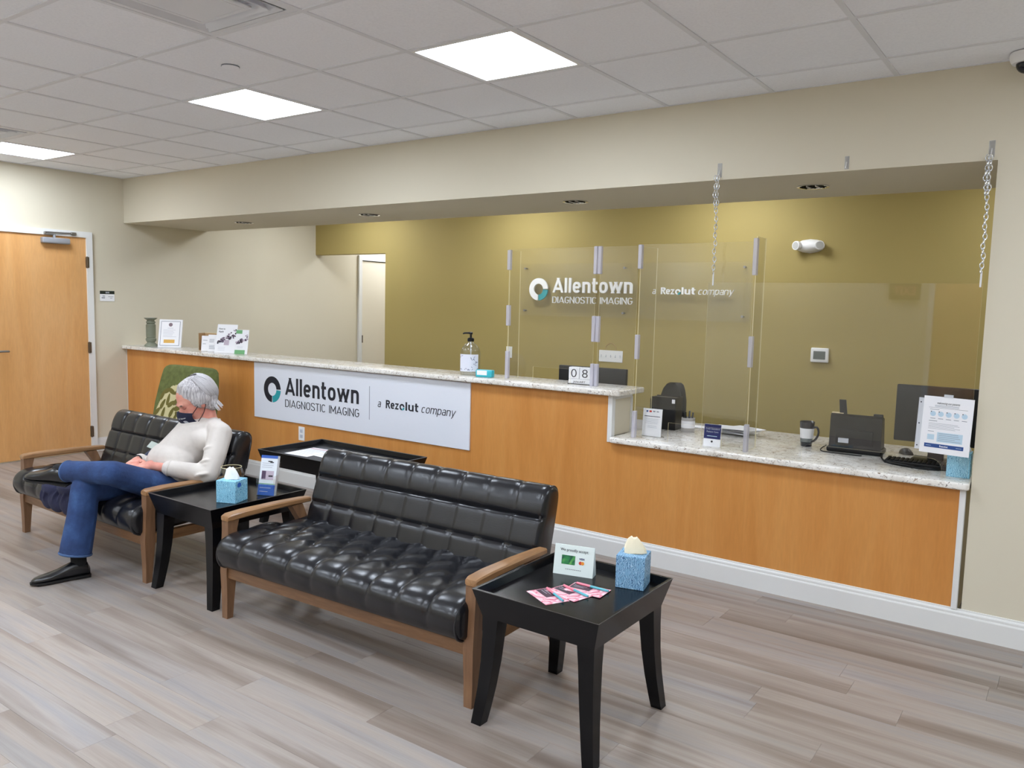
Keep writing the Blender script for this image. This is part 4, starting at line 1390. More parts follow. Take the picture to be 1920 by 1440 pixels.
o = card('rack_card', 'narrow white card in the cardboard display, next to the large brochure', (1.285, 0.075, ZT + 0.001), math.radians(26), 0.085, 0.160, -8, 'card', group='narrow cards in the display')
rects('fine_print', rows(0.012, 0.118, 0.075, 4, 0.009, 0.003, 0.3, 5) + rows(0.012, 0.06, 0.075, 4, 0.01, 0.004, 0.2, 6), 'ink_grey', o, -0.0006)
def crowd(parent, x0, z0, x1, z1, n, seed, mats=('purple_print', 'mauve', 'ink', 'flyer_dark')):
    rr = random.Random(seed)
    mbs = {m_: MB() for m_ in mats}
    for i in range(n):
        m_ = mats[i % len(mats)]
        q = rr.random(); x = x0 + (x1 - x0) * q; z = z0 + (z1 - z0) * (0.15 + 0.5 * q) * rr.random() + (z1 - z0) * 0.35 * q
        r = 0.004 + 0.006 * rr.random()
        mbs[m_].add(disc_vf(x, z, r, -0.0007 - 0.00005 * i, 0.0003, 10))
    for m_, b in mbs.items():
        o_ = b.obj('people_print', m_, parent, smooth=False); o_['kind'] = 'stuff'
o = card('brochure', 'tall white brochure titled How to Apply in front of the display', (1.455, 0.03, ZT + 0.001), math.radians(26), 0.20, 0.272, -16, 'brochure')
text('lettering', 'How to', 'ink', o, 0.018, -0.0008, 0.222, width=0.062, height=0.016, bold=0.01, depth=0.0004)
text('lettering', 'Apply', 'ink', o, 0.018, -0.0008, 0.196, width=0.050, height=0.016, bold=0.01, depth=0.0004)
crowd(o, 0.02, 0.09, 0.195, 0.235, 60, 3)
rects('grey_block', [(0.085, 0.075, 0.135, 0.125)], 'mauve', o, -0.0006)
rects('fine_print', rows(0.03, 0.055, 0.12, 3, 0.014, 0.002, 0.3, 5), 'ink_lt', o, -0.0006)
o = card('brochure', 'narrow green and white brochure beside the How to Apply one', (1.695, 0.075, ZT + 0.001), math.radians(26), 0.125, 0.225, -12, 'brochure')
rects('green_block', [(0.0, 0.0, 0.10, 0.038), (0.0, 0.188, 0.06, 0.222)], 'green_print', o, -0.0006)
crowd(o, 0.005, 0.09, 0.115, 0.19, 40, 8)
rects('fine_print', rows(0.02, 0.07, 0.09, 2, 0.012, 0.002, 0.3, 5), 'ink_lt', o, -0.0006)

# sanitizer
t = thing('sanitizer_bottle', 'large clear pump bottle of hand sanitizer on the ledge', 'bottle', (4.435, 0.085, ZT), math.radians(30))
def osec(z, rx, ry, n=24): return [(rx * math.cos(2 * PI * k / n), ry * math.sin(2 * PI * k / n), z) for k in range(n)]
MB().add(loft([osec(0, 0.066, 0.040), osec(0.004, 0.070, 0.043), osec(0.05, 0.071, 0.044), osec(0.15, 0.072, 0.044), osec(0.175, 0.070, 0.043), osec(0.20, 0.060, 0.038), osec(0.222, 0.040, 0.030), osec(0.235, 0.022, 0.022), osec(0.245, 0.020, 0.020)])).obj('bottle', 'bottle', t)
lb = MB()
rings = []
for z in (0.03, 0.152):
    rings.append([(0.0725 * math.cos(a), 0.0455 * math.sin(a), z) for a in [PI + 0.15 + (PI - 0.75) * k / 14 for k in range(15)]])
lb.add(loft(rings, cap=False, close=False))
lo = lb.obj('label_wrap', flat('label_pale', (226, 228, 240), 0.5), t)
mb = MB(); rr = random.Random(9)
for i in range(46):
    q = rr.random(); edge = rr.random()
    a = PI + 0.2 + (PI - 0.85) * q
    z = 0.035 + 0.11 * rr.random()
    if 0.1 < q < 0.62 and 0.055 < z < 0.125: continue
    c_ = V((0.0732 * math.cos(a), 0.0462 * math.sin(a), z)); tg = V((-0.0732 * math.sin(a), 0.0462 * math.cos(a), 0)).normalized()
    s_ = 1 if i % 2 else -1
    d1 = (tg + V((0, 0, s_))).normalized() * 0.006; d2 = (tg - V((0, 0, s_))).normalized() * 0.0016
    mb.add(([c_ - d1 - d2, c_ + d1 - d2, c_ + d1 + d2, c_ - d1 + d2], [(0, 1, 2, 3)]))
o = mb.obj('dash_print', flat('dash_slate', (120, 124, 150), 0.6), lo, smooth=False); o['kind'] = 'stuff'
mb = MB()
mb.add(lathe([(0.0, 0.243), (0.024, 0.243), (0.024, 0.262), (0.018, 0.268), (0.008, 0.270), (0.007, 0.292), (0.013, 0.294), (0.013, 0.306), (0.0, 0.308)], 18))
mb.add(tube(smooth_path([(0.012, 0, 0.301), (-0.02, 0, 0.302), (-0.048, 0, 0.300), (-0.056, 0, 0.294)], 3), [0.008] * 3 + [0.006] * 4 + [0.005] * 3, 8))
mb.obj('pump', 'black', t)
MB().add(tube([(0, 0, 0.24), (0.004, 0, 0.02)], 0.004, 8)).obj('dip_tube', 'sleeve', t)

t = thing('wipes_pack', 'small teal pack with white label beside the sanitizer bottle', 'pack', (4.592, 0.055, ZT), math.radians(14))
MB().add(rbox(-0.062, -0.028, 0, 0.062, 0.028, 0.052, 0.008, 3)).obj('pack', 'teal_box', t)
MB().add(rbox(-0.05, -0.0292, 0.016, 0.026, -0.0275, 0.048, 0.0008, 1)).obj('label_patch', 'paper', t)

# desk calendar
t = thing('block_calendar', 'white block calendar reading 08 January on the ledge', 'calendar', (5.238, 0.115, ZT), math.radians(6))
for k, dg in enumerate('08'):
    bl = MB().add(rbox(0.002 + 0.079 * k, 0, 0.034, 0.078 + 0.079 * k, 0.05, 0.112, 0.003, 1)).obj('number_block', 'paper', t)
    text('digit', dg, 'ink', bl, 0.040 + 0.079 * k, -0.0008, 0.046, width=0.040, height=0.054, bold=-0.008, depth=0.0006, center=True)
bl = MB().add(rbox(0.002, 0, 0.004, 0.157, 0.05, 0.033, 0.002, 1)).obj('month_block', 'paper', t)
text('lettering', 'JANUARY', 'ink', bl, 0.0795, -0.0008, 0.010, width=0.088, height=0.014, depth=0.0006, center=True)
MB().add(rbox(-0.004, -0.004, 0, 0.163, 0.055, 0.004, 0.001, 1)).obj('base', 'black', t)

# ================================================================== ACRYLIC SCREENS
def acry(parent, name, outline, y0, y1):
    """upright panel; outline in x-z, thin in y; edges get a pale tone in place of light carried inside"""
    n = len(outline)
    bm = bmesh.new()
    fv = [bm.verts.new((x, y0, z)) for x, z in outline]; bv = [bm.verts.new((x, y1, z)) for x, z in outline]
    f = bm.faces.new(fv); f.material_index = 0
    f = bm.faces.new(bv[::-1]); f.material_index = 0
    for k in range(n):
        f = bm.faces.new((fv[k], fv[(k + 1) % n], bv[(k + 1) % n], bv[k])); f.material_index = 1
    bmesh.ops.recalc_face_normals(bm, faces=bm.faces)
    me = bpy.data.meshes.new(name); bm.to_mesh(me); bm.free()
    me.materials.append(M['acrylic']); me.materials.append(M['acr_edge_lit'])
    return link(name, me, parent)
def slotted(x0, x1, z0, z1, sx0, sx1, sz, r=0.0):
    if r:
        top = [(sx0 + r - r * math.cos(a), sz - r + r * math.sin(a)) for a in [PI / 2 * k / 5 for k in range(6)]] + [(sx1 - r + r * math.sin(a), sz - r + r * math.cos(a)) for a in [PI / 2 * k / 5 for k in range(6)]]
    else:
        top = [(sx0, sz), (sx1, sz)]
    return [(x0, z0), (sx0, z0)] + top + [(sx1, z0), (x1, z0), (x1, z1), (x0, z1)]
def clip(parent, x, y, z0, z1, dx=0.026, dy=0.026):
    MB().add(rbox(x - dx / 2, y - dy / 2, z0, x + dx / 2, y + dy / 2, z1, 0.003, 1)).obj('clip', 'clip', parent)
t = thing('acrylic_screen', 'clear acrylic sneeze guard standing on the raised ledge around the calendar', 'screen', (0, 0, 0), 0, 'acrylic sneeze guards')
acry(t, 'front_panel', slotted(4.752, 5.432, ZT + 0.001, 1.940, 4.97, 5.265, 1.152), 0.092, 0.0965)
p = acry(t, 'side_panel', [(0.0, ZT + 0.001), (0.115, ZT + 0.001), (0.115, 1.935), (0.0, 1.935)], 0, 0.0045)
p.location = (4.752, 0.105, 0); p.rotation_euler.z = math.radians(86)
p = acry(t, 'return_panel', [(0.0, ZT + 0.001), (0.27, ZT + 0.001), (0.27, 1.940), (0.0, 1.940)], 0, 0.0045)
p.location = (5.462, 0.092, 0); p.rotation_euler.z = math.radians(-2)
for x in (4.752, ):
    for z0, z1 in ((1.80, 1.935), (1.42, 1.56), (ZT + 0.001, 1.245)): clip(t, x, 0.098, z0, z1, 0.026)
for x in (5.432, 5.462):
    for z0, z1 in ((1.77, 1.945), (1.34, 1.505), (ZT + 0.001, 1.20)): clip(t, x, 0.092, z0, z1, 0.024)
t = thing('acrylic_screen', 'clear acrylic sneeze guard standing on the low counter behind the blue card', 'screen', (0, 0, 0), 0, 'acrylic sneeze guards')
acry(t, 'front_panel', slotted(5.762, 6.462, ZL + 0.001, 1.945, 5.99, 6.325, 0.880), 0.052, 0.0565)
p = acry(t, 'side_panel', [(0, ZL + 0.001), (0.17, ZL + 0.001), (0.17, 1.935), (0, 1.935)], 0, 0.0045)
p.location = (5.762, 0.062, 0); p.rotation_euler.z = math.radians(80)
p = acry(t, 'side_panel', [(0, ZL + 0.001), (0.17, ZL + 0.001), (0.17, 1.975), (0, 1.975)], 0, 0.0045)
p.location = (6.472, 0.062, 0); p.rotation_euler.z = math.radians(92)
for x, zz in ((5.762, ((1.80, 1.945), (1.25, 1.40), (ZL + 0.001, 0.93))), (6.468, ((1.76, 1.965), (1.245, 1.42), (ZL + 0.001, 0.92)))):
    for z0, z1 in zz: clip(t, x, 0.056, z0, z1, 0.024, 0.03)
t = thing('hanging_screen', 'large clear acrylic screen hung on two chains over the low counter', 'screen', (0, 0, 0))
acry(t, 'panel', slotted(6.232, 7.582, 0.766, 1.716, 6.80, 7.47, 0.863, 0.05), -0.024, -0.0195)
# chains and hooks
link_me = None
def chain(parent, x, y, ztop, zbot, dbl):
    mb = MB()
    def run(px, py, z0, z1):
        z = z0; k = 0
        while z > z1:
            Mx = Matrix.Translation((px + 0.003 * math.sin(k * 1.3), py, z)) @ Matrix.Rotation(PI / 2 * (k % 2) + 0.4, 4, 'Z') @ Matrix.Rotation(PI / 2, 4, 'X')
            mb.add(torus(0.0085, 0.0022, 12, 5, 1.7), Mx)
            z -= 0.0225; k += 1
    run(x, y, ztop, zbot)
    if dbl: run(x - 0.012, y - 0.004, ztop, ztop - dbl)
    o = mb.obj('chain_links', 'chain', parent); o['kind'] = 'stuff'
for k, x in enumerate((6.258, 7.572)):
    c = thing('chain', ['metal chain at the left of the hanging acrylic screen', 'metal chain at the right of the hanging acrylic screen, by the wall edge'][k], 'chain', (0, 0, 0), 0, 'chains of the hanging screen')
    chain(c, x, -0.022, 2.295, 1.765, 0.17)
    MB().add(tube([(x, -0.022, 1.775), (x, -0.022, 1.70)], 0.0042, 8)).obj('screen_hook', 'ceramic_white', c)
    h = thing('wall_hook', ['clear adhesive hook on the soffit above the left chain', 'clear adhesive hook on the soffit above the right chain'][k], 'hook', (x, 0, 0), 0, 'clear hooks on the soffit')
    MB().add(rbox(-0.013, -0.003, 2.30, 0.013, 0.0, 2.378, 0.006 if False else 0.0014, 1)).obj('adhesive_plate', 'hook', h)
    MB().add(tube(smooth_path([(0, -0.003, 2.34), (0, -0.012, 2.325), (0, -0.02, 2.305), (0, -0.026, 2.298), (0, -0.03, 2.306)], 4), 0.0035, 8)).obj('hook', 'hook', h)
h = thing('wall_hook', 'spare clear adhesive hook on the soffit between the two chains', 'hook', (6.933, 0, 0), 0, 'clear hooks on the soffit')
MB().add(rbox(-0.011, -0.003, 2.295, 0.011, 0.0, 2.36, 0.0014, 1)).obj('adhesive_plate', 'hook', h)
MB().add(tube(smooth_path([(0, -0.003, 2.33), (0, -0.012, 2.318), (0, -0.018, 2.302), (0, -0.024, 2.296)], 4), 0.0035, 8)).obj('hook', 'hook', h)

# sheet in a sleeve on the hanging screen
t = sheet('notice_sheet', 0.216, 0.279, 'paper', 0.0008)
tag(t, 'white printed notice in a clear sleeve stuck on the hanging screen', 'notice')
place(t, (7.366, -0.029, 0.893), 0.0, 0.0, math.radians(1.5))
rects('sleeve_strip', [(-0.022, 0.012, 0.0, 0.267)], 'sleeve', t, 0.0, 0.0006)
for z in (0.03, 0.14, 0.245):
    MB().add(disc_vf(-0.012, z, 0.0035, -0.0006, 0.0005, 12)).obj('punch_hole', 'ink', t, smooth=False)
text('lettering', 'welcoming our patients', 'ink', t, 0.108, -0.0008, 0.243, width=0.098, height=0.011, bold=-0.004, depth=0.0005, shear=0.3, center=True)
rects('rule_line', [(0.025, 0.2235, 0.192, 0.2245)], 'ink', t)
rects('fine_print', rows(0.05, 0.237, 0.165, 2, 0.006, 0.0018, 0.1, 2) + rows(0.03, 0.216, 0.075, 1, 0.006, 0.002, 0.1, 2) + rows(0.03, 0.160, 0.07, 1, 0.006, 0.0026, 0.1, 2) + rows(0.03, 0.148, 0.17, 5, 0.0065, 0.0012, 0.3, 7) + [(0.035 + 0.034 * k, 0.170, 0.057 + 0.034 * k, 0.1725) for k in range(5)], 'ink_grey', t)
for k in range(5):
    MB().add(disc_vf(0.045 + 0.034 * k, 0.194, 0.0125)).obj('icon', 'lt_blue', t, smooth=False)
    MB().add(disc_vf(0.037 + 0.034 * k, 0.204, 0.0025, -0.0008, 0.0004, 12)).obj('icon_dot', 'ink', t, smooth=False)
rects('pale_block', [(0.072, 0.058, 0.182, 0.105), (0.03, 0.066, 0.06, 0.092)], 'lt_blue', t)
rects('block_print', rows(0.078, 0.100, 0.176, 5, 0.0085, 0.0016, 0.3, 9) + rows(0.03, 0.108, 0.06, 1, 0.006, 0.002, 0.1, 2), 'ink_grey', t, -0.0007)
rects('blue_banner', [(0.02, 0.028, 0.19, 0.047)], 'blue_print', t)
text('lettering', 'Rezolut', 'paper', t, 0.105, -0.0008, 0.0335, width=0.036, height=0.0085, bold=0.02, depth=0.0004, center=True)
rects('banner_print', [(0.027, 0.036, 0.05, 0.038), (0.158, 0.036, 0.182, 0.038)], 'lt_blue', t, -0.0008)
MB().add(rbox(0.085, -0.001, 0.277, 0.125, 0.0, 0.292, 0.0003, 1)).obj('tape', 'sleeve', t)

# ================================================================== LOW COUNTER
t = thing('sign_holder', 'white payment notice card in an upright holder on the low counter', 'notice', (5.762, 0.165, ZL), math.radians(2))
MB().add(rbox(0, 0, 0.002, 0.128, 0.004, 0.176, 0.001, 1), Matrix.Rotation(math.radians(-4), 4, 'X')).obj('card', 'paper', t)
MB().add(rbox(0, -0.004, 0, 0.128, 0.045, 0.002, 0.0005, 1)).obj('foot', 'acrylic', t)
pr_ = link('front_print', None, t); pr_.rotation_euler = (math.radians(-4), 0, 0)
rects('logo_print', [(0.022, 0.153, 0.034, 0.164)], 'blue_print', pr_, -0.0008); rects('logo_print', [(0.042, 0.153, 0.058, 0.164)], 'red_print', pr_, -0.0008)
rects('logo_print', [(0.066, 0.156, 0.082, 0.163), (0.09, 0.156, 0.106, 0.162)], 'ink_grey', pr_, -0.0008)
rects('fine_print', [(0.012, 0.126, 0.116, 0.1295)], 'ink', pr_, -0.0008)
rects('fine_print', rows(0.02, 0.112, 0.11, 4, 0.009, 0.002, 0.15, 3) + rows(0.035, 0.068, 0.10, 2, 0.009, 0.002, 0.3, 4), 'ink_lt', pr_, -0.0008)

t = thing('letter_tray', 'black stacked letter tray behind the white payment card', 'letter tray', (5.60, 0.50, ZL), math.radians(3))
mb = MB(); mb.add(box(0.06, -0.004, 0, 0.228, 0.0, 0.215)); mb.add(box(0.228, 0, 0, 0.232, 0.12, 0.215)); mb.add(box(0.05, 0, 0, 0.054, 0.12, 0.2)); mb.add(box(0.05, 0.116, 0, 0.232, 0.12, 0.215))
for z in (0.0, 0.065, 0.13, 0.205): mb.add(box(0.05, 0, z, 0.232, 0.12, z + 0.004))
mb.obj('tray_body', 'black', t, smooth=False)
for z in (0.006, 0.071): MB().add(box(0.058, 0.008, z, 0.21, 0.11, z + 0.012)).obj('paper_stack', 'ink_lt', t, smooth=False)
MB().add(box(0.205, -0.0052, 0.178, 0.226, -0.0042, 0.204)).obj('sticker', 'paper', t, smooth=False)

t = thing('pen_cup', 'pale stone pen cup with white band, full of dark pens', 'pen cup', (5.915, 0.53, ZL))
MB().add(lathe([(0.0, 0.0), (0.042, 0.0), (0.044, 0.004), (0.044, 0.092), (0.041, 0.094), (0.040, 0.012), (0.0, 0.010)], 24)).obj('cup', 'gray_cup', t)
MB().add(lathe([(0.0446, 0.028), (0.0446, 0.074)], 24)).obj('band', 'paper', t)
rr = random.Random(4)
for k in range(7):
    a = k * 0.9
    MB().add(tube([(0.02 * math.cos(a), 0.02 * math.sin(a), 0.013), (0.032 * math.cos(a), 0.032 * math.sin(a), 0.125 + 0.02 * rr.random())], 0.0045, 8)).obj('pen', 'black' if k % 3 else 'grey_plastic', t)

t = thing('award_card', 'dark blue and white card reading Gold Standard Patient Care', 'card', (6.202, 0.085, ZL), math.radians(3))
tl = Matrix.Rotation(math.radians(-6), 4, 'X')
MB().add(rbox(0, 0, 0.0, 0.102, 0.004, 0.132, 0.001, 1), tl).obj('card', 'paper', t)
MB().add(box(0.02, 0.004, 0, 0.08, 0.045, 0.003)).obj('foot', 'paper', t, smooth=False)
pr_ = link('front_print', None, t); pr_.rotation_euler = (math.radians(-6), 0, 0)
rects('blue_field', [(0.001, 0.046, 0.101, 0.131)], 'navy_print', pr_, -0.0006)
text('lettering', 'Gold Standard', 'ink_lt', pr_, 0.051, -0.0010, 0.100, width=0.082, height=0.010, depth=0.0005, center=True)
text('lettering', 'Patient Care', 'ink_lt', pr_, 0.051, -0.0010, 0.083, width=0.070, height=0.010, depth=0.0005, center=True)
rects('fine_print', [(0.02, 0.060, 0.08, 0.0635)], 'lt_blue', pr_, -0.0009)
MB().add(lathe([(0.0, 0), (0.007, 0), (0.007, 0.0005), (0, 0.0005)], 5), Matrix.Translation((0.051, -0.0006, 0.030)) @ Matrix.Rotation(PI / 2, 4, 'X')).obj('emblem', 'ink', pr_, smooth=False)

rr = random.Random(11)
PLAB = ['loose paper at the bottom of the pile behind the blue card', 'loose paper second from the bottom of the pile behind the blue card', 'loose paper third from the bottom of the pile behind the blue card', 'loose paper in the middle of the pile behind the blue card',
        'loose paper third from the top of the pile behind the blue card', 'loose paper second from the top of the pile behind the blue card', 'loose paper on top of the pile behind the blue card']
for k in range(7):
    o = sheet('document', 0.21, 0.15, 'paper', 0.002)
    tag(o, PLAB[k], 'paper', 'papers piled on the low counter')
    o.rotation_euler = (math.radians(-90), 0, math.radians(-22 + 40 * rr.random()))
    o.location = (6.02 + 0.10 * rr.random(), 0.50 + 0.16 * rr.random(), ZL + 0.003 + 0.0075 * k)
t = sheet('envelope', 0.24, 0.105, 'paper', 0.003); tag(t, 'white envelope lying behind the pen cup', 'envelope')
t.rotation_euler = (math.radians(-90), 0, math.radians(4)); t.location = (5.735, 0.72, ZL + 0.004)

t = thing('mug', 'tall dark mug with a white band and looped handle', 'mug', (6.678, 0.515, ZL), math.radians(-20))
MB().add(lathe([(0.0, 0.0), (0.030, 0.0), (0.032, 0.004), (0.040, 0.10), (0.043, 0.148), (0.041, 0.150), (0.038, 0.148), (0.034, 0.05), (0.028, 0.008), (0.0, 0.008)], 32)).obj('body', 'ceramic_dark', t)
MB().add(lathe([(0.0365, 0.050), (0.0412, 0.110)], 32)).obj('white_band', 'ceramic_white', t)
MB().add(lathe([(0.0346, 0.028), (0.0366, 0.049)], 32)).obj('grey_band', 'grey_band', t)
MB().add(tube(smooth_path([(0.038, 0, 0.116), (0.066, 0, 0.122), (0.079, 0, 0.098), (0.072, 0, 0.066), (0.054, 0, 0.042), (0.033, 0, 0.030)], 5), 0.0065, 10)).obj('handle', 'ceramic_dark', t)

# document scanner
t = thing('document_scanner', 'black desktop document scanner with raised paper guide', 'scanner', (6.815, 0.43, ZL), math.radians(4))
side = [(-0.0, 0.012), (0.012, 0.0), (0.155, 0.0), (0.165, 0.012), (0.155, 0.07), (0.10, 0.205), (0.03, 0.222), (0.012, 0.21), (0.006, 0.06)]
mb = MB(); mb.add(loft([[(x, y, z) for y, z in side] for x in (0.012, 0.288)]))
body = mb.obj('body', 'black', t, angle=30)
MB().add(rbox(0.0, -0.008, 0.0, 0.30, 0.165, 0.034, 0.012, 3)).obj('base', 'black', t)
MB().add(rbox(0.045, -0.0015, 0.048, 0.245, 0.01, 0.135, 0.004, 2)).obj('rear_cover', 'screen_back', body)
MB().add(box(0.062, -0.0026, 0.058, 0.118, -0.0016, 0.085)).obj('serial_label', 'ink_lt', body, smooth=False)
MB().add(loft([[(0.06, 0.024, 0.205), (0.10, 0.024, 0.205), (0.10, 0.034, 0.205), (0.06, 0.034, 0.205)], [(0.045, 0.062, 0.30), (0.082, 0.062, 0.30), (0.082, 0.070, 0.30), (0.045, 0.070, 0.30)]])).obj('paper_guide', 'black', body, smooth=False)
MB().add(box(0.014, 0.03, 0.2205, 0.078, 0.06, 0.2265)).obj('top_strip', 'kraft_edge', body, smooth=False)
MB().add(rbox(0.235, 0.04, 0.208, 0.285, 0.07, 0.232, 0.005, 2)).obj('button_block', 'black', body)
# monitors
def monitor(label, loc, rz, w, h, lift):
    t = thing('monitor', label, 'monitor', loc, rz, 'flat monitors')
    b = MB().add(rbox(-w / 2, -0.012, lift, w / 2, 0.02, lift + h, 0.006, 2)).obj('housing', 'screen_back', t)
    MB().add(rbox(-0.07, 0.018, lift + 0.08, 0.07, 0.045, lift + h - 0.08, 0.01, 2)).obj('rear_hump', 'screen_back', b) if False else None
    MB().add(rbox(-0.04, 0.02, 0.01, 0.04, 0.045, lift + h * 0.6, 0.006, 2)).obj('neck', 'black', t)
    MB().add(rbox(-0.12, -0.035, 0, 0.12, 0.13, 0.012, 0.005, 2)).obj('base', 'black', t)
    return t, b
t, b = monitor('large dark monitor at the right end of the low counter', (7.375, 0.46, ZL), math.radians(0), 0.42, 0.312, 0.105)
text('lettering', 'DELL', 'ink_grey', b, 0.03, -0.0128, ZL * 0 + 0.105 + 0.27, width=0.035, height=0.009, depth=0.0005, bold=0.0) if False else None
t, b = monitor('dark monitor behind the ledge, partly hidden by the block calendar', (5.13, 0.62, 0.74), math.radians(2), 0.545, 0.32, 0.072)

t = thing('computer_mouse', 'black computer mouse beside the right monitor', 'mouse', (7.20, 0.66, ZL), math.radians(30))
rings = []
for y_, w_, h_ in ((-0.055, 0.012, 0.012), (-0.045, 0.026, 0.026), (-0.01, 0.032, 0.036), (0.025, 0.030, 0.030), (0.052, 0.018, 0.014)):
    rings.append([(w_ * math.cos(a), y_, max(0.0, h_ * math.sin(a))) for a in [PI * k / 10 for k in range(11)]])
MB().add(loft(rings)).obj('shell', 'black', t)
MB().add(rbox(-0.003, -0.052, 0.02, 0.003, -0.035, 0.032, 0.001, 1)).obj('scroll_wheel', 'grey_plastic', t)
t = thing('keyboard', 'black keyboard lying in front of the right monitor', 'keyboard', (7.345, 0.335, ZL), math.radians(2))
MB().add(rbox(-0.19, -0.06, 0, 0.15, 0.07, 0.018, 0.004, 2)).obj('case', 'black', t)
keyme = MB().add(rbox(-0.008, -0.008, 0.018, 0.008, 0.008, 0.024, 0.002, 1)).mesh('key', 'screen_back')
for i in range(15):
    for j in range(5):
        link('key', keyme, t, (-0.175 + 0.022 * i, -0.045 + 0.023 * j, 0))
for k, pts in enumerate(([(6.805, 0.47, 0.79), (6.79, 0.42, 0.775), (6.80, 0.39, ZL + 0.004), (6.86, 0.375, ZL + 0.004), (7.02, 0.38, ZL + 0.004)],
                         [(7.10, 0.44, 0.78), (7.13, 0.36, ZL + 0.005), (7.17, 0.27, ZL + 0.004), (7.26, 0.22, ZL + 0.004), (7.38, 0.20, ZL + 0.004), (7.46, 0.25, ZL + 0.004)],
                         [(7.11, 0.47, 0.79), (7.125, 0.40, 0.80), (7.14, 0.32, ZL + 0.012), (7.20, 0.235, ZL + 0.012), (7.29, 0.205, ZL + 0.0115), (7.40, 0.23, ZL + 0.005), (7.455, 0.29, ZL + 0.005)])):
    o = MB().add(tube(smooth_path(pts, 6), 0.0032, 6)).obj('cable', 'black')
    tag(o, ['thin cable looping at the left side of the scanner', 'black cable running from the scanner towards the tissue box, front one', 'black cable running from the scanner towards the tissue box, rear one'][k], 'cable', 'cables on the low counter')

# office chair
t = thing('office_chair', 'black office chair with rounded back behind the counter', 'chair', (5.30, 1.28, -0.0), math.radians(-40))
rings = []
for z, w_, d_ in ((0.58, 0.14, 0.02), (0.62, 0.19, 0.035), (0.74, 0.215, 0.045), (0.86, 0.19, 0.045), (0.93, 0.15, 0.04), (0.972, 0.095, 0.03), (0.988, 0.04, 0.015)):
    rings.append([(w_ * math.cos(2 * PI * k / 20), 0.20 + d_ * math.sin(2 * PI * k / 20) + 0.05 * (z - 0.6) - 0.06 * abs(math.cos(2 * PI * k / 20)) ** 2, z) for k in range(20)])
MB().add(loft(rings)).obj('backrest', 'black_soft', t)
MB().add(rbox(-0.24, -0.24, 0.42, 0.24, 0.22, 0.50, 0.04, 3)).obj('seat', 'black_soft', t)
MB().add(rbox(-0.03, 0.20, 0.44, 0.03, 0.22, 0.70, 0.006, 2)).obj('back_bar', 'black', t)
MB().add(tube([(0, 0, 0.08), (0, 0, 0.42)], 0.025, 12)).obj('column', 'black', t)
for k in range(5):
    a = 2 * PI * k / 5
    lg = MB().add(tube([(0, 0, 0.10), (0.28 * math.cos(a), 0.28 * math.sin(a), 0.065)], [0.025, 0.016], 8)).obj('base_leg', 'black', t)
    MB().add(tube([(0.28 * math.cos(a) - 0.012 * math.sin(a), 0.28 * math.sin(a) + 0.012 * math.cos(a), 0.028), (0.28 * math.cos(a) + 0.012 * math.sin(a), 0.28 * math.sin(a) - 0.012 * math.cos(a), 0.028)], 0.028, 12)).obj('caster', 'black', lg)

# ================================================================== WALL AND CEILING FITTINGS
def plate(name, label, cat, x, z, w, h, n, y=YB):
    t = thing(name, label, cat, (x, y, z))
    MB().add(rbox(-w / 2, -0.006, -h / 2, w / 2, 0, h / 2, 0.002, 1)).obj('plate', 'white', t)
    for k in range(n):
        xx = -w / 2 + w * (k + 0.5) / n
        sl = MB().add(box(xx - 0.005, -0.0068, -0.012, xx + 0.005, -0.0058, 0.012)).obj('slot', 'ink_lt', t, smooth=False)
        MB().add(rbox(xx - 0.004, -0.016, -0.002 if k % 2 else -0.009, xx + 0.004, -0.006, 0.009 if k % 2 else 0.002, 0.001, 1)).obj('toggle', 'white', t)
    return t
plate('light_switch', 'white single light switch on the olive wall by the left screen edge', 'switch', 3.05, 1.063, 0.075, 0.118, 1)
plate('light_switch', 'wide white five-gang light switch on the olive wall above the monitor', 'switch', 4.263, 1.088, 0.258, 0.112, 5)
o = MB().add(tube(smooth_path([(4.20, YB - 0.003, 1.145), (4.215, YB - 0.003, 1.19), (4.262, YB - 0.003, 1.215), (4.308, YB - 0.003, 1.19), (4.322, YB - 0.003, 1.145)], 6), 0.0025, 6)).obj('wire_loop', 'kraft')
tag(o, 'thin wire loop on the olive wall above the wide switch plate', 'wire')
t = thing('thermostat', 'square white thermostat with grey screen on the olive wall', 'thermostat', (6.218, YB, 1.209))
MB().add(rbox(-0.071, -0.028, -0.060, 0.071, 0, 0.060, 0.008, 3)).obj('case', 'white', t)
MB().add(rbox(-0.048, -0.0295, -0.034, 0.048, -0.027, 0.034, 0.002, 1)).obj('display', flat('lcd_grey', (92, 100, 98), 0.2), t)
t = thing('emergency_light', 'white emergency light with two round heads on the olive wall', 'emergency light', (6.085, YB, 2.103))
rings = []
for x_, hz, dy in ((-0.115, 0.012, 0.02), (-0.10, 0.032, 0.045), (-0.06, 0.050, 0.06), (0, 0.058, 0.066), (0.06, 0.050, 0.06), (0.10, 0.032, 0.045), (0.115, 0.012, 0.02)):
    rings.append([(x_, -dy * max(0.0, math.sin(a)), hz * math.cos(a)) for a in [PI * k / 12 for k in range(13)]])
MB().add(loft(rings)).obj('housing', 'white', t)
for s in (-1, 1):
    Mx = Matrix.Translation((s * 0.082, -0.048, 0.002)) @ Matrix.Rotation(math.radians(25 * s), 4, 'Z') @ Matrix.Rotation(PI / 2, 4, 'X')
    hd = MB().add(lathe([(0.0, 0.0), (0.034, 0.0), (0.038, 0.012), (0.037, 0.034), (0.033, 0.036), (0.0, 0.030)], 20), Mx).obj('lamp_head', 'white', t)
    MB().add(lathe([(0.0, 0.0315), (0.030, 0.0365), (0.0, 0.037)], 20), Mx).obj('lens', flat('lens_grey%d' % (s + 1), (188, 188, 184), 0.2), hd)
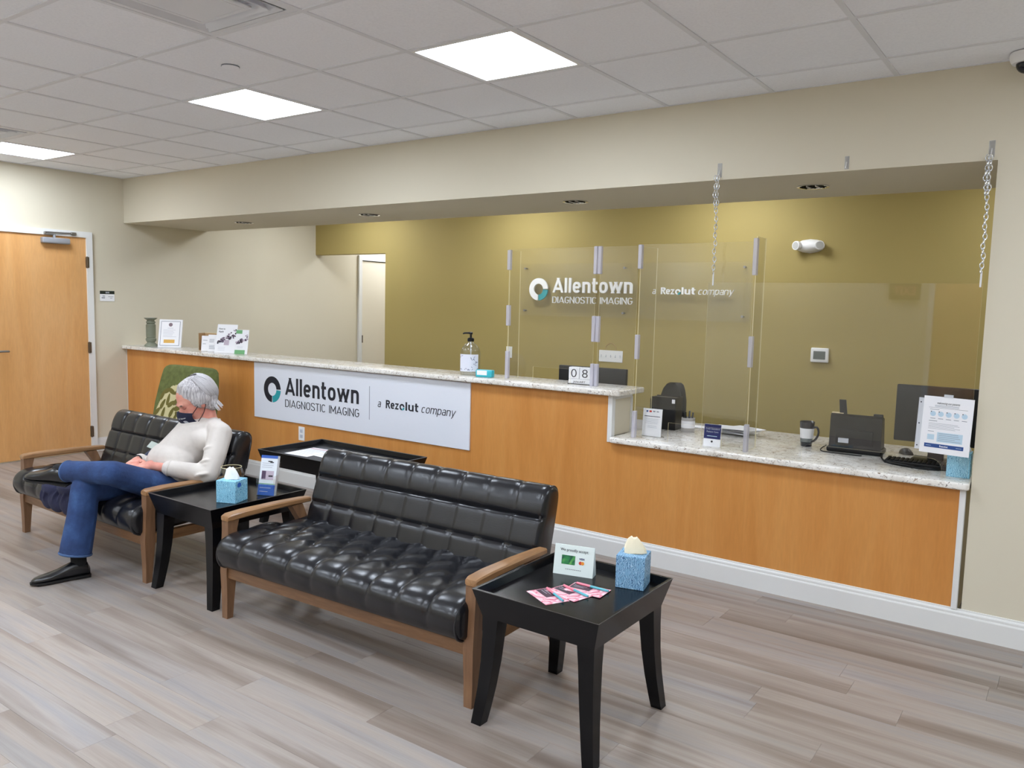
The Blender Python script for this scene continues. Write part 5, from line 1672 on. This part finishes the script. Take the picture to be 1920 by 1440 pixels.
t = thing('power_outlet', 'white power outlet on the maple counter front below the sign', 'outlet', (2.716, 0, 0.446))
MB().add(rbox(-0.037, -0.006, -0.058, 0.037, 0, 0.058, 0.002, 1)).obj('plate', 'white', t)
for z in (-0.022, 0.022):
    MB().add(rbox(-0.015, -0.008, z - 0.014, 0.015, -0.005, z + 0.014, 0.003, 1)).obj('socket', 'ink_lt', t)
# door plaque
t = thing('door_plaque', 'small black and white room plaque on the wall beside the wooden door', 'plaque', (0, -0.19, 1.5), PI / 2)
MB().add(box(-0.072, -0.005, 0.0, 0.072, 0, 0.070)).obj('white_panel', 'paper', t, smooth=False)
MB().add(box(-0.072, -0.006, 0.070, 0.072, 0, 0.102)).obj('dark_header', flat('plaque_dark_green', (26, 36, 30), 0.4), t, smooth=False)
rects('header_mark', [(-0.018 + 0.010 * k, 0.078, -0.011 + 0.010 * k, 0.093) for k in range(4)], 'ink_lt', t, -0.0066)
rects('panel_mark', [(-0.05, 0.046, -0.024, 0.053), (-0.058, 0.028, -0.025, 0.038), (0.008, 0.042, 0.06, 0.046), (0.026, 0.028, 0.05, 0.032)], 'ink_grey', t, -0.0056)
# recessed downlights
for k, x in enumerate((1.334, 3.03, 5.043, 6.645)):
    t = thing('downlight', ['unlit recessed downlight under the soffit nearest the door wall', 'unlit recessed downlight under the soffit, second from the door wall', 'unlit recessed downlight under the soffit above the calendar', 'unlit recessed downlight under the soffit nearest the right wall'][k], 'downlight', (x, 0.455, S), 0, 'recessed downlights')
    MB().add(lathe([(0.088, 0.0), (0.089, -0.006), (0.075, -0.005), (0.074, 0.0)], 28)).obj('trim_ring', 'chrome', t)
    MB().add(lathe([(0.0, -0.0016), (0.074, -0.0016)], 28)).obj('lens', flat('downlight_glass%d' % k, (196, 190, 176), 0.12, metal=0.7), t)
    for j in range(5):
        MB().add(box(-0.05 + 0.025 * j - 0.003, -0.045, -0.008, -0.05 + 0.025 * j + 0.003, 0.045, -0.002)).obj('baffle', 'white' if j % 2 else 'dark', t, smooth=False)
t = thing('sprinkler_cover', 'round white concealed sprinkler cover in a ceiling tile', 'sprinkler', (4.375, -1.83, H))
MB().add(lathe([(0.0, -0.004), (0.040, -0.004), (0.043, -0.003), (0.043, -0.0005)], 28)).obj('cover', 'tile', t)
MB().add(lathe([(0.0435, -0.0012), (0.0452, -0.0012), (0.0452, 0.003)], 28)).obj('gap_ring', 'ink_grey', t)
t = thing('dome_camera', 'white dome security camera with black eye at the upper right ceiling', 'camera', (7.69, -0.10, H))
MB().add(lathe([(0.0, 0.0), (0.068, 0.0), (0.070, -0.015), (0.066, -0.032), (0.058, -0.045), (0.0, -0.045)], 28)).obj('housing', 'white', t)
MB().add(ball((0, 0, -0.048), (0.043, 0.043, 0.04), 20, 12)).obj('eye', flat('dome_black', (16, 16, 26), 0.08), t)

# ================================================================== PERSON
def sph_pts(c, r, n=10, m=7):
    return [V(p) for p in ball(c, r, n, m)[0]]
def capsule(p0, r0, p1, r1):
    bm = bmesh.new()
    for p in sph_pts(p0, r0, 14, 8) + sph_pts(p1, r1, 14, 8): bm.verts.new(p)
    res = bmesh.ops.convex_hull(bm, input=bm.verts)
    bmesh.ops.delete(bm, geom=[g for g in res['geom_interior'] if isinstance(g, bmesh.types.BMVert)], context='VERTS')
    bm.verts.index_update()
    out = [v.co.copy() for v in bm.verts], [[v.index for v in f.verts] for f in bm.faces]
    bm.free()
    return out
def ell(c, axes, r):
    """ellipsoid at c, axes = 3 unit vectors, r = 3 radii"""
    vs, fs = ball((0, 0, 0), 1.0, 20, 14)
    X, Y_, Z_ = axes
    return [V(c) + X * (p[0] * r[0]) + Y_ * (p[1] * r[1]) + Z_ * (p[2] * r[2]) for p in vs], fs
def chain_caps(pts, rs):
    return [capsule(pts[i], rs[i], pts[i + 1], rs[i + 1]) for i in range(len(pts) - 1)]
def blob(name, prims, mat, parent, voxel=0.007, smooth=4, fac=0.5, dec=None):
    mb = MB()
    for p in prims: mb.add(p)
    me = mb.mesh(name + '_src', mat, smooth=False)
    ob = bpy.data.objects.new('tmp', me); COL.objects.link(ob)
    r = ob.modifiers.new('r', 'REMESH'); r.mode = 'VOXEL'; r.voxel_size = voxel; r.adaptivity = 0
    s = ob.modifiers.new('s', 'SMOOTH'); s.factor = fac; s.iterations = smooth
    dg = bpy.context.evaluated_depsgraph_get()
    res = bpy.data.meshes.new_from_object(ob.evaluated_get(dg))
    bpy.data.objects.remove(ob); bpy.data.meshes.remove(me)
    res.name = name
    res.materials.clear(); res.materials.append(M[mat] if isinstance(mat, str) else mat)
    res.polygons.foreach_set('use_smooth', [True] * len(res.polygons))
    return link(name, res, parent)

PB = V((3.6, -1.85, 0.42))
per = thing('person', 'seated man in cream sweater, jeans and navy face mask, head bowed, legs crossed', 'person', (0, 0, 0))
J = {'Rhip': V((3.51, -1.81, 0.455)), 'Lhip': V((3.71, -1.81, 0.445)), 'Rknee': V((3.545, -2.205, 0.49)), 'Rank': V((3.555, -2.26, 0.13)),
     'Lknee': V((3.745, -2.155, 0.60)), 'Lank': V((3.385, -2.245, 0.575)), 'pel': V((3.605, -1.785, 0.465)), 'belly': V((3.62, -1.70, 0.585)),
     'chest': V((3.645, -1.585, 0.705)), 'nb': V((3.675, -1.515, 0.795)), 'Lsh': V((3.835, -1.545, 0.755)), 'Rsh': V((3.475, -1.53, 0.74)),
     'Lelb': V((3.925, -1.69, 0.545)), 'Lwr': V((3.695, -1.885, 0.592)), 'Relb': V((3.34, -1.67, 0.50)), 'Rwr': V((3.49, -1.865, 0.596))}
# head frame
HF = V((-0.25, -1.0, -0.52)).normalized()
HS = V((1, -0.25, 0)); HS = (HS - HF * HS.dot(HF)).normalized()      # towards his left ear
HU = HS.cross(HF) * -1.0
if HU.z < 0: HU = -HU
HC = V((3.642, -1.585, 0.936))
HK = 1.08
def hp(s, f, u): return HC + (HS * s + HF * f + HU * u) * HK
AX = (HS * HK, HF * HK, HU * HK)
def hand(wrist, d, up, side, curl, thumb_sign):
    d = d.normalized(); sd = d.cross(up).normalized(); up = sd.cross(d).normalized()
    pr = [capsule(wrist, 0.023, wrist + d * 0.03, 0.026)]
    for k, s in enumerate((-0.026, -0.009, 0.009, 0.026)):
        pr.append(capsule(wrist + d * 0.025 + sd * s * 0.8, 0.015, wrist + d * 0.082 + sd * s, 0.0125))
    for k, (s, L) in enumerate(((-0.028, 0.062), (-0.0095, 0.074), (0.0095, 0.078), (0.028, 0.070))):
        p = wrist + d * 0.085 + sd * s; a = 0.25
        dd = d
        rr_ = 0.0095
        for j in range(3):
            a = curl * (j + 0.6)
            dd = (d * math.cos(a) - up * math.sin(a)).normalized()
            q = p + dd * L * (0.45, 0.32, 0.23)[j]
            pr.append(capsule(p, rr_, q, rr_ - 0.0008)); p = q; rr_ -= 0.0008
    tb = wrist + d * 0.030 + sd * 0.026 * thumb_sign
    t1 = tb + (d * 0.7 + sd * 0.8 * thumb_sign - up * 0.1).normalized() * 0.04
    t2 = t1 + (d * 1.0 + sd * 0.25 * thumb_sign - up * 0.25).normalized() * 0.032
    pr += [capsule(tb, 0.014, t1, 0.0115), capsule(t1, 0.0115, t2, 0.0095)]
    return pr
body = []
# torso and limbs under the clothes
body += chain_caps([J['pel'], J['belly'], J['chest'], J['nb']], [0.085, 0.09, 0.09, 0.055])
body += chain_caps([J['nb'], hp(0, -0.030, -0.075)], [0.058, 0.055])
body += chain_caps([J['nb'], J['Lsh'], J['Lelb'], J['Lwr']], [0.05, 0.045, 0.034, 0.024])
body += chain_caps([J['nb'], J['Rsh'], J['Relb'], J['Rwr']], [0.05, 0.045, 0.034, 0.024])
body += chain_caps([J['pel'], J['Lhip'], J['Lknee'], J['Lank']], [0.08, 0.065, 0.045, 0.035])
body += chain_caps([J['pel'], J['Rhip'], J['Rknee'], J['Rank']], [0.08, 0.065, 0.045, 0.035])
body += hand(J['Lwr'], V((-0.10, -0.045, -0.005)), V((0.1, -0.25, 0.95)), 1, 0.45, 1)
body += hand(J['Rwr'], V((0.06, -0.075, -0.006)), V((0, -0.2, 1)), 1, 0.45, -1)
# skull, face, jaw, nose, brow, ears
body += [ell(hp(0, -0.012, 0.035), AX, (0.076, 0.097, 0.088)), ell(hp(0, 0.026, -0.020), AX, (0.064, 0.066, 0.085)), ell(hp(0, 0.034, -0.070), AX, (0.050, 0.052, 0.048)),
         ell(hp(0, 0.040, 0.022), AX, (0.058, 0.050, 0.046)), ell(hp(0, 0.083, 0.022), AX, (0.045, 0.012, 0.009)),
         capsule(hp(0, 0.088, -0.004), 0.008, hp(0, 0.112, -0.042), 0.013), ell(hp(0.035, 0.062, -0.035), AX, (0.022, 0.022, 0.018)), ell(hp(-0.035, 0.062, -0.035), AX, (0.022, 0.022, 0.018)),
         ell(hp(0, 0.09, -0.072), AX, (0.024, 0.010, 0.008))]
for s in (-1, 1):
    body.append(ell(hp(s * 0.078, -0.012, -0.010), (HS, HF, HU), (0.009, 0.019, 0.031)))
b_ = blob('body', body, 'skin', per, 0.0042, 3, 0.5)
for s in (-1, 1):
    MB().add(ell(hp(s * 0.031, 0.073, 0.005), AX, (0.017, 0.012, 0.009))).obj('eyelid', 'lid', per)
    MB().add(ell(hp(s * 0.032, 0.0855, 0.024), AX, (0.024, 0.006, 0.0035))).obj('eyebrow', 'brow', per)
# sweater
sw = []
sw += chain_caps([J['pel'] + V((0, 0.03, 0.035)), J['belly'], J['chest'], J['nb'] + V((0, 0, -0.012))], [0.128, 0.142, 0.138, 0.072])
sw += [ell(J['belly'] + V((0.0, -0.025, 0.0)), (V((1, 0, 0)), V((0, 1, 0)), V((0, 0, 1))), (0.165, 0.135, 0.125)), ell(J['chest'] + V((0.005, -0.01, 0.0)), (V((1, 0, 0)), V((0, 1, 0)), V((0, 0, 1))), (0.17, 0.112, 0.10)),
       ell(J['pel'] + V((0, 0.02, 0.045)), (V((1, 0, 0)), V((0, 1, 0)), V((0, 0, 1))), (0.175, 0.13, 0.09))]
LW2 = J['Lwr'].lerp(J['Lelb'], 0.28); RW2 = J['Rwr'].lerp(J['Relb'], 0.12)
sw += chain_caps([J['nb'] + V((0.05, 0, -0.01)), J['Lsh'], J['Lsh'].lerp(J['Lelb'], 0.55) + V((0.012, 0.0, 0)), J['Lelb'], J['Lelb'].lerp(LW2, 0.5), LW2], [0.055, 0.070, 0.063, 0.058, 0.052, 0.044])
sw += chain_caps([J['nb'] + V((-0.05, 0, -0.01)), J['Rsh'], J['Rsh'].lerp(J['Relb'], 0.55), J['Relb'], RW2], [0.055, 0.070, 0.063, 0.056, 0.042])
rr = random.Random(21)
for k in range(7):      # soft folds at the elbow and waist
    q = J['Lsh'].lerp(J['Lelb'], 0.35 + 0.11 * k)
    sw.append(ell(q + V((0.006, -0.035 + 0.012 * (k % 3), 0.0)), (V((0.8, -0.4, 0.45)).normalized(), V((0.45, 0.9, 0)).normalized(), V((-0.4, 0.2, 0.9)).normalized()), (0.050, 0.048, 0.016)))
swo = blob('sweater', sw, 'knit', per, 0.006, 6, 0.5)
# ribbed neck and cuffs
def ring_band(c, axis, r, w_, th, n=28):
    x, y = frame_axes(axis); axis = axis.normalized()
    return tube([c + (x * math.cos(2 * PI * k / n) + y * math.sin(2 * PI * k / n)) * r for k in range(n + 1)], th, 8, cap=False)
nax = (hp(0, -0.030, -0.075) - J['nb']).normalized()
MB().add(ring_band(J['nb'] + nax * 0.012, nax, 0.066, 0, 0.0085)).obj('neck_band', 'knit', swo)
MB().add(ring_band(LW2, (J['Lwr'] - J['Lelb']), 0.036, 0, 0.011)).obj('cuff', 'knit', swo)
MB().add(ring_band(RW2, (J['Rwr'] - J['Relb']), 0.035, 0, 0.010)).obj('cuff', 'knit', swo)
# wrist watch on the right wrist
MB().add(ring_band(J['Rwr'] + (J['Rwr'] - J['Relb']).normalized() * 0.012, (J['Rwr'] - J['Relb']), 0.026, 0, 0.004)).obj('watch_strap', 'black', per)
# jeans
cuffL = J['Lank'].lerp(J['Lknee'], 0.16)
cuffR = V((3.545, -2.262, 0.165))
je = []
je += [ell(J['pel'] + V((0, 0.02, -0.005)), (V((1, 0, 0)), V((0, 1, 0)), V((0, 0, 1))), (0.185, 0.135, 0.095))]
je += chain_caps([J['Rhip'], J['Rhip'].lerp(J['Rknee'], 0.5), J['Rknee'], J['Rknee'].lerp(J['Rank'], 0.4), cuffR], [0.090, 0.082, 0.074, 0.078, 0.084])
je += chain_caps([J['Lhip'], J['Lhip'].lerp(J['Lknee'], 0.5), J['Lknee'], J['Lknee'].lerp(J['Lank'], 0.45), cuffL], [0.088, 0.076, 0.068, 0.062, 0.060])
shR = (cuffR - J['Rknee']).normalized(); shL = (J['Lank'] - J['Lknee']).normalized()
je += [capsule(cuffR, 0.084, cuffR + shR * 0.06, 0.084), capsule(cuffL, 0.060, cuffL + shL * 0.06, 0.060)]
jo = blob('jeans', je, 'denim', per, 0.006, 6, 0.5)
def cut(ob, co, no):
    bm = bmesh.new(); bm.from_mesh(ob.data)
    near = [v for v in bm.verts if (v.co - co).length < 0.25]
    geom = list({e for v in near for e in v.link_edges}) + list({f for v in near for f in v.link_faces}) + near
    bmesh.ops.bisect_plane(bm, geom=geom, plane_co=co, plane_no=no, clear_outer=True)
    bm.to_mesh(ob.data); bm.free()
cut(jo, cuffR + shR * 0.03, shR)
cut(jo, cuffL + shL * 0.02, shL)
MB().add(ring_band(cuffR + shR * 0.028, shR, 0.0785, 0, 0.0075)).obj('hem', 'denim_seam', jo)
MB().add(ring_band(cuffL + shL * 0.018, shL, 0.0555, 0, 0.0065)).obj('hem', 'denim_seam', jo)
# side seam of the near leg
def seam(pts, r):
    return tube(smooth_path(pts, 8), r, 5)
# socks and shoes
MB().add(capsule(J['Rank'] + V((0, 0, 0.10)), 0.042, J['Rank'] + V((0.0, 0.006, -0.055)), 0.040)).obj('sock', 'sock', per)
MB().add(capsule(J['Lank'] - shL * 0.10, 0.036, J['Lank'] + shL * 0.03, 0.040)).obj('sock', 'sock', per)
def shoe(heel, d, up):
    d = d.normalized(); sd = d.cross(up).normalized(); up = sd.cross(d).normalized()
    Mx = Matrix(((d.x, sd.x, up.x, heel.x), (d.y, sd.y, up.y, heel.y), (d.z, sd.z, up.z, heel.z), (0, 0, 0, 1)))
    rings = []
    for s_, hw, zt in ((0.0, 0.016, 0.055), (0.012, 0.030, 0.082), (0.05, 0.036, 0.098), (0.085, 0.037, 0.096), (0.12, 0.038, 0.082), (0.16, 0.042, 0.064), (0.20, 0.046, 0.052), (0.24, 0.043, 0.044), (0.268, 0.032, 0.036), (0.284, 0.012, 0.026)):
        ring = []
        for k in range(20):
            a = 2 * PI * k / 20
            c, q = math.cos(a), math.sin(a)
            ring.append((s_, hw * (abs(c) ** 0.75) * (1 if c > 0 else -1), 0.012 + (zt - 0.012) * (0.5 + 0.5 * (abs(q) ** 0.8) * (1 if q > 0 else -1))))
        rings.append(ring)
    o = MB().add(loft(rings), Mx).obj('shoe', 'shoe', per)
    mb = MB(); out = []
    for s_, hw in ((-0.004, 0.016), (0.012, 0.033), (0.06, 0.039), (0.11, 0.036), (0.16, 0.042), (0.20, 0.048), (0.24, 0.046), (0.27, 0.034), (0.29, 0.012)): out.append((s_, hw))
    lp = out + [(s_, -w_) for s_, w_ in out[::-1]]
    mb.add(loft([[(x, y, 0.006) for x, y in lp], [(x, y, 0.016) for x, y in lp]]), Mx)
    mb.add(rbox(0.0, -0.034, -0.0, 0.075, 0.034, 0.008, 0.002, 1), Mx); mb.add(rbox(0.14, -0.038, 0.0, 0.26, 0.038, 0.008, 0.002, 1), Mx)
    mb.obj('sole', 'sole', o)
    return o
shoe(V((3.573, -2.205, 0.002)), V((-0.075, -0.27, 0)), V((0, 0, 1)))
fd = V((-0.23, -0.10, 0.015))
shoe(J['Lank'] - fd.normalized() * 0.045 - V((0.0, 0.0, 0.074)), fd, V((0.02, -0.25, 1)))
# hair
hr = [ell(hp(0, -0.026, 0.046), AX, (0.086, 0.102, 0.092)), ell(hp(0, -0.058, 0.0), AX, (0.080, 0.070, 0.085)), ell(hp(0, 0.005, 0.098), AX, (0.056, 0.048, 0.034)),
      ell(hp(0.064, -0.022, 0.018), AX, (0.028, 0.058, 0.056)), ell(hp(-0.064, -0.022, 0.018), AX, (0.028, 0.058, 0.056)),
      ell(hp(0.066, 0.008, 0.030), AX, (0.016, 0.026, 0.050)), ell(hp(-0.066, 0.008, 0.030), AX, (0.016, 0.026, 0.050)),
      ell(hp(0.034, -0.062, -0.040), AX, (0.046, 0.036, 0.048)), ell(hp(-0.034, -0.062, -0.040), AX, (0.046, 0.036, 0.048))]
ho = blob('hair', hr, 'hair', per, 0.0045, 3, 0.5)
mb = MB(); rr = random.Random(31)
for i in range(520):
    az = rr.uniform(-1.65, 1.65)         # around the head, 0 = back
    el0 = rr.uniform(0.15, 1.2); el1 = el0 - rr.uniform(0.7, 1.3)
    pts = []
    lift = rr.uniform(0.0, 0.006)
    for j in range(6):
        e = el0 + (el1 - el0) * j / 5
        az_ = az + 0.18 * (j / 5) * (1 if az > 0 else -1) * -1
        ce, se = math.cos(e), math.sin(e)
        drop = max(0.0, -e)
        pts.append(hp(0.0885 * ce * math.sin(az_), -0.036 - (0.108 + 0.02 * drop) * ce * math.cos(az_), 0.038 + (0.102 + lift) * se))
    if abs(az) > 1.5 and el1 < -0.2: continue
    mb.add(tube(pts, [0.0016, 0.0018, 0.0018, 0.0016, 0.0012, 0.0005], 4, cap=False))
for i in range(40):                     # flicked ends at the nape
    az = rr.uniform(-1.3, 1.3)
    p0 = hp(0.080 * math.sin(az), -0.034 - 0.072 * math.cos(az), -0.03)
    p1 = p0 + HF * (-0.012 * math.cos(az)) + HS * 0.008 * math.sin(az) - HU * 0.045
    p2 = p1 + HF * (-0.008 * math.cos(az)) + HS * (0.010 * math.sin(az)) - HU * rr.uniform(0.002, 0.03)
    mb.add(tube(smooth_path([p0, p1, p2], 3), [0.003, 0.003, 0.003, 0.0026, 0.002, 0.0014, 0.0006], 4, cap=False))
o = mb.obj('hair_strands', 'strand', ho); o['kind'] = 'stuff'
# mask
def mk(a, b, off=0.0):
    t_ = 1.12 * a
    bulge = 0.026 * math.sin(PI * min(1, max(0, b))) ** 0.8
    wd = 0.070 - 0.008 * b
    ft = 0.012 + (0.098 + bulge - 0.022 * b + off) * math.cos(t_) ** 0.85
    top = -0.004 - 0.030 * abs(a) ** 1.5; bot = -0.122 + 0.022 * abs(a) ** 1.4
    return hp((wd + off) * math.sin(t_) / math.sin(1.12), ft, top + (bot - top) * b)
na, nb_ = 22, 12
rows1 = [[mk(-1 + 2 * i / na, j / nb_) for i in range(na + 1)] for j in range(nb_ + 1)]
rows2 = [[mk(-1 + 2 * i / na, j / nb_, -0.004) for i in range(na + 1)] for j in range(nb_ + 1)]
vs = [p for r in rows1 for p in r] + [p for r in rows2 for p in r]; fs = []
N1 = (na + 1) * (nb_ + 1)
for j in range(nb_):
    for i in range(na):
        q = j * (na + 1) + i
        fs.append((q, q + 1, q + na + 2, q + na + 1)); fs.append((N1 + q, N1 + q + na + 1, N1 + q + na + 2, N1 + q + 1))
for i in range(na):
    fs.append((i, N1 + i, N1 + i + 1, i + 1)); q = nb_ * (na + 1) + i; fs.append((q, q + 1, N1 + q + 1, N1 + q))
for j in range(nb_):
    q = j * (na + 1); fs.append((q, q + na + 1, N1 + q + na + 1, N1 + q)); q += na; fs.append((q, N1 + q, N1 + q + na + 1, q + na + 1))
mo = MB().add((vs, fs)).obj('face_mask', 'mask', per)
tv, tf = text_vf('U.S. Veteran', width=0.5, height=0.085, bold=0.0, depth=0.0)
n2 = len(tv) // 2
mb = MB(); mb.add(([mk(0.16 + p.x, 0.34 - p.z - 0.10 * (p.x), 0.0015) for p in tv[:n2]], [f for f in tf if max(f) < n2])); mb.obj('lettering', 'letter_white', mo, smooth=False)
mb = MB(); mb.add(([mk(x, z, 0.0015) for x, z in ((0.44, 0.44), (0.56, 0.42), (0.66, 0.46), (0.70, 0.66), (0.56, 0.70), (0.50, 0.60))], [(0, 1, 2, 3, 4, 5)])); mb.obj('patch', 'ink_lt', mo, smooth=False)
mb = MB(); mb.add(([mk(x, z, 0.0015) for x, z in ((0.46, 0.80), (0.72, 0.74), (0.72, 0.78), (0.46, 0.84))], [(0, 1, 2, 3)])); mb.obj('patch', 'letter_white', mo, smooth=False)
for s in (-1, 1):
    MB().add(tube(smooth_path([mk(s * 1.0, 0.08), hp(s * 0.078, 0.01, -0.008), hp(s * 0.086, -0.018, 0.012)], 5), 0.0026, 6)).obj('ear_strap', 'mask_strap', mo)
    MB().add(tube(smooth_path([mk(s * 1.0, 0.92), hp(s * 0.076, 0.006, -0.060), hp(s * 0.084, -0.024, -0.020)], 5), 0.0026, 6)).obj('ear_strap', 'mask_strap', mo)

# jackets on the sofa
jk = thing('jacket', 'navy jacket draped over the front edge of the sofa under the crossed shoe', 'jacket', (0, 0, 0))
X3 = (V((1, 0, 0)), V((0, 1, 0)), V((0, 0, 1)))
jp = [ell(V((3.02, -2.10, 0.40)), X3, (0.13, 0.085, 0.055)), ell(V((3.22, -2.09, 0.42)), X3, (0.16, 0.09, 0.055)), ell(V((3.40, -2.05, 0.42)), X3, (0.14, 0.12, 0.05)),
      ell(V((2.98, -2.145, 0.345)), X3, (0.075, 0.030, 0.075)), ell(V((3.10, -2.15, 0.335)), X3, (0.09, 0.034, 0.065)), ell(V((3.24, -2.15, 0.34)), X3, (0.09, 0.034, 0.07)), ell(V((3.38, -2.15, 0.345)), X3, (0.09, 0.034, 0.06)),
      ell(V((3.30, -1.90, 0.43)), X3, (0.10, 0.14, 0.04))]
rr = random.Random(17)
for k in range(9):
    jp.append(ell(V((2.95 + 0.055 * k, -2.15 - 0.008 * (k % 2), 0.355 + 0.02 * rr.random())), (V((0.5, 0, 0.86)), V((0, 1, 0)), V((-0.86, 0, 0.5))), (0.07, 0.03, 0.014)))
blob('jacket_cloth', jp, 'navy_cloth', jk, 0.007, 3)
jk = thing('folded_jacket', 'slate blue garment with a grey flap wedged beside the seated man', 'jacket', (0, 0, 0))
jp = chain_caps([V((3.16, -1.74, 0.45)), V((3.24, -1.68, 0.53)), V((3.31, -1.63, 0.60))], [0.034, 0.036, 0.034]) + chain_caps([V((3.20, -1.72, 0.45)), V((3.33, -1.66, 0.54)), V((3.38, -1.62, 0.58))], [0.04, 0.04, 0.03])
blob('cloth', jp, 'slate_cloth', jk, 0.006, 3)
MB().add(rbox(-0.042, -0.022, -0.003, 0.042, 0.026, 0.003, 0.002, 1), Matrix.Translation((3.325, -1.665, 0.632)) @ Euler((0.75, 0.25, 0.3)).to_matrix().to_4x4()).obj('flap', 'grey_lining', jk)
